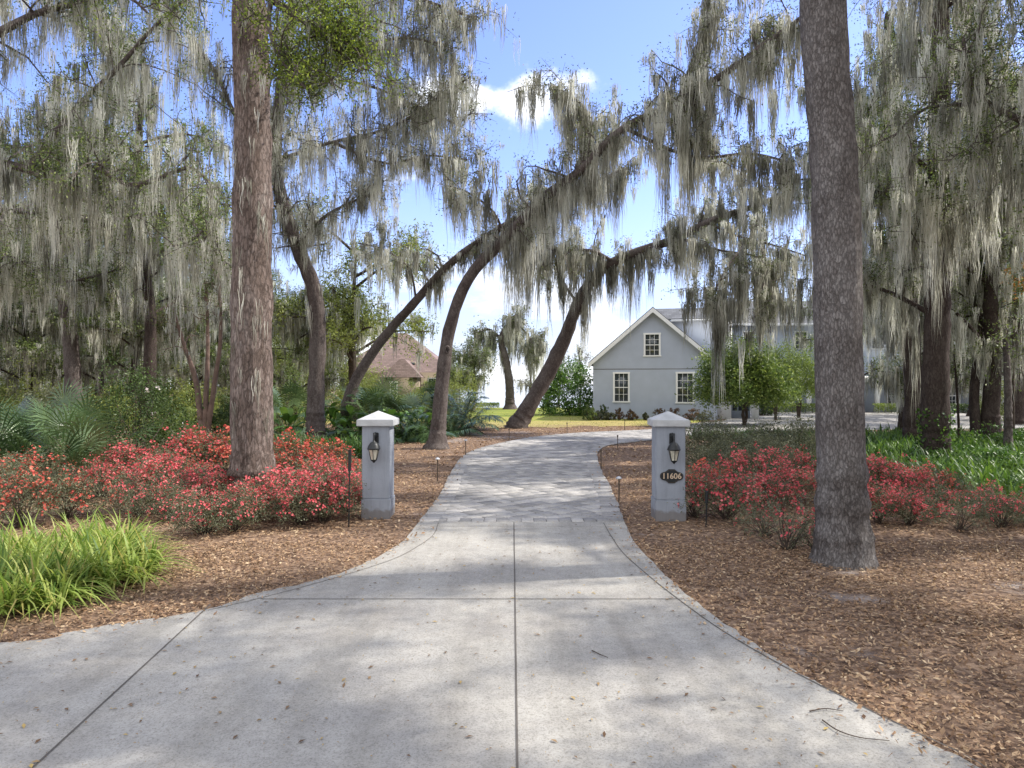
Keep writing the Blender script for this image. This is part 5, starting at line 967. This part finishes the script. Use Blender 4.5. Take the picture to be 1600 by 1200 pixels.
window(ga, hx(958.5), hx(984.5), hY, hz(629), hz(581)); window(ga, hx(1055), hx(1083), hY, hz(630), hz(581)); window(ga, hx(1006), hx(1032), hY, hz(557), hz(520), 3, 4)
# shed dormer on the right slope: cheek faces us
dy = hY + 3.2; kd = dy / F; dx = lambda px: (px - 800) * kd; dz = lambda py: H - (py - 600) * kd
g = Geo(); g.box(xc + .3, dx(1114), dy, dy + 5, dz(575), dz(502)); g.build('dormer_wall', M['stucco'], ga)
prism('dormer_roof', [(xc, dy - .25, dz(502) - .0), (dx(1116), dy - .25, dz(502) - .0), (dx(1116), dy + 2.6, dz(479)), (xc, dy + 2.6, dz(479)), (xc, dy - .25, dz(502) + .12), (dx(1116), dy - .25, dz(502) + .12), (dx(1116), dy + 2.6, dz(479) + .12), (xc, dy + 2.6, dz(479) + .12)], M['shingle'], ga)
g = Geo(); g.box(xc + 1.2, dx(1116) + .03, dy - .29, dy - .252, dz(504), dz(500.5)); g.build('dormer_fascia', M['trim'], ga)
g = Geo(); g.box(dx(1114) + .002, dx(1123), dy - .04, dy + .3, dz(600), dz(503)); g.build('corner_board', M['trim'], ga)
g = Geo(); g.box(x1 + .003, x1 + .95, hY + 1.2, hY + 1.6, 0, 2.7); g.box(x1 + .003, x1 + 2.6, hY + 1.2, hY + 1.6, 2.703, 3.0); g.box(x1 + 2.2, x1 + 2.6, hY + 1.2, hY + 1.6, 0, 2.7); g.build('porch_posts', M['trim'], ga)
dr = Geo(); dr.box(x1 + .953, x1 + 2.19, hY + 1.9, hY + 2.0, 0, 2.5); dd = dr.build('door', M['blue_wall'], ga)
g = Geo(); [g.box(x1 + 1.1 + i * .36, x1 + 1.38 + i * .36, hY + 1.88, hY + 1.898, .5, 2.2) for i in range(3)]; g.build('pane', M['glass'], dd)
_a = math.radians(-11.5); _c = Vector((xc, hY, 0)); _r = Vector((xc * math.cos(_a) - hY * math.sin(_a), xc * math.sin(_a) + hY * math.cos(_a), 0)); ga.location = _c - _r; ga.rotation_euler = (0, 0, _a)
# main house
mY = 54.; km = mY / F; mx_ = lambda px: (px - 800) * km; mz = lambda py: H - (py - 600) * km
mh = thing('main_house', 'blue gray two storey house behind the trees at right', 'house')
g = Geo(); g.box(mx_(1128), mx_(1640), mY, mY + 9, -.1, mz(506)); g.build('wall', M['blue_wall'], mh)
prism('roof', [(mx_(1122), mY - .4, mz(507) + .003), (mx_(1648), mY - .4, mz(507) + .003), (mx_(1648), mY + 9.4, mz(507) + .003), (mx_(1122), mY + 9.4, mz(507) + .003), (mx_(1160), mY + 3.5, mz(462)), (mx_(1620), mY + 3.5, mz(462)), (mx_(1620), mY + 5.5, mz(462)), (mx_(1160), mY + 5.5, mz(462))], M['shingle'], mh)
g = Geo(); g.box(mx_(1122), mx_(1648), mY - .43, mY - .402, mz(510), mz(506)); g.box(mx_(1135), mx_(1140), mY - .06, mY - .002, 0, mz(510.2)); g.build('eave_trim', M['trim'], mh)
for a, b, c, d in ((1241, 1262, 546, 517), (1300, 1321, 546, 517), (1160, 1180, 546, 517), (1205, 1222, 636, 600), (1385, 1404, 636, 600), (1360, 1382, 546, 517), (1430, 1452, 546, 517), (1480, 1500, 636, 600)): window(mh, mx_(a), mx_(b), mY, mz(c), mz(d))
g = Geo(); [g.box(mx_(a), mx_(a) + .3, mY - 1.4, mY - 1.1, 0, mz(598)) for a in (1250, 1302, 1354, 1406)]; g.build('porch_column', M['trim'], mh)
g = Geo(); g.box(mx_(1240), mx_(1416), mY - 1.7, mY - .002, mz(597.5), mz(588)); g.build('porch_roof', M['trim'], mh)
# right outbuilding
wb = thing('white_outbuilding', 'white garage block glimpsed at right edge', 'garage'); g = Geo(); g.box(36.5, 46, 48, 56, -.1, 3.0); g.build('wall', M['trim'], wb)
prism('roof', [(36.1, 47.6, 3.003), (46.4, 47.6, 3.003), (46.4, 56.4, 3.003), (36.1, 56.4, 3.003), (38, 51.5, 5), (44.5, 51.5, 5), (44.5, 52.5, 5), (38, 52.5, 5)], M['shingle'], wb)
g = Geo(); g.box(37.4, 40.2, 47.94, 47.998, 0, 2.3); gd = g.build('garage_door', M['blue_wall'], wb); g = Geo(); [g.box(37.5, 40.1, 47.925, 47.938, .1 + i * .55, .58 + i * .55) for i in range(4)]; g.build('door_panel', M['trim'], gd)
# neighbour with brown hip roof
nb_ = thing('neighbour_house', 'tan house with steep brown hipped roof behind the tall palms', 'house'); nY = 62; kn = nY / F; nx_ = lambda px: (px - 800) * kn; nz_ = lambda py: H - (py - 600) * kn
g = Geo(); g.box(nx_(530), nx_(700), nY, nY + 11, -.1, nz_(582)); g.build('wall', M['tan'], nb_)
prism('roof', [(nx_(522), nY - .5, nz_(582)), (nx_(708), nY - .5, nz_(582)), (nx_(708), nY + 11.5, nz_(582)), (nx_(522), nY + 11.5, nz_(582)), (nx_(600), nY + 5, nz_(514)), (nx_(622), nY + 5, nz_(514)), (nx_(622), nY + 6, nz_(514)), (nx_(600), nY + 6, nz_(514))], M['brown_shingle'], nb_)
prism('front_gable_roof', [(nx_(600), nY - 2.3, nz_(590)), (nx_(664), nY - 2.3, nz_(590)), (nx_(664), nY + 3, nz_(590)), (nx_(600), nY + 3, nz_(590)), (nx_(628), nY - 1.3, nz_(562)), (nx_(636), nY - 1.3, nz_(562)), (nx_(636), nY + 3, nz_(562)), (nx_(628), nY + 3, nz_(562))], M['brown_shingle'], nb_)
g = Geo(); g.box(nx_(606), nx_(658), nY - 1.9, nY - .002, -.1, nz_(590.3)); g.build('porch_wall', M['tan'], nb_)
g = Geo(); g.box(nx_(636), nx_(648), nY + .5, nY + 2, nz_(571), nz_(565)); dmr = g.build('dormer_vent', M['tan'], nb_); g = Geo(); g.box(nx_(640), nx_(647), nY + .47, nY + .498, nz_(570), nz_(566)); g.build('pane', M['glass'], dmr)
window(nb_, nx_(615), nx_(627), nY - 1.902, .8, nz_(596)); window(nb_, nx_(668), nx_(684), nY, .8, nz_(590))
# white urn near the porch
bm = bmesh.new(); lathe(bm, [(.22, 0), (.24, .06), (.12, .14), (.14, .26), (.34, .5), (.42, .8), (.40, 1.0), (.46, 1.06), (.44, 1.1)], 20); u = bm_obj('garden_urn', bm, M['trim'], None, True); q = W3(1168, 600, 45.5); u.location = (q[0], q[1], 0)
tag(u, 'large white urn beside the porch, behind the small round tree', 'urn')
g = Geo(); [g.quads([], []) for _ in ()]
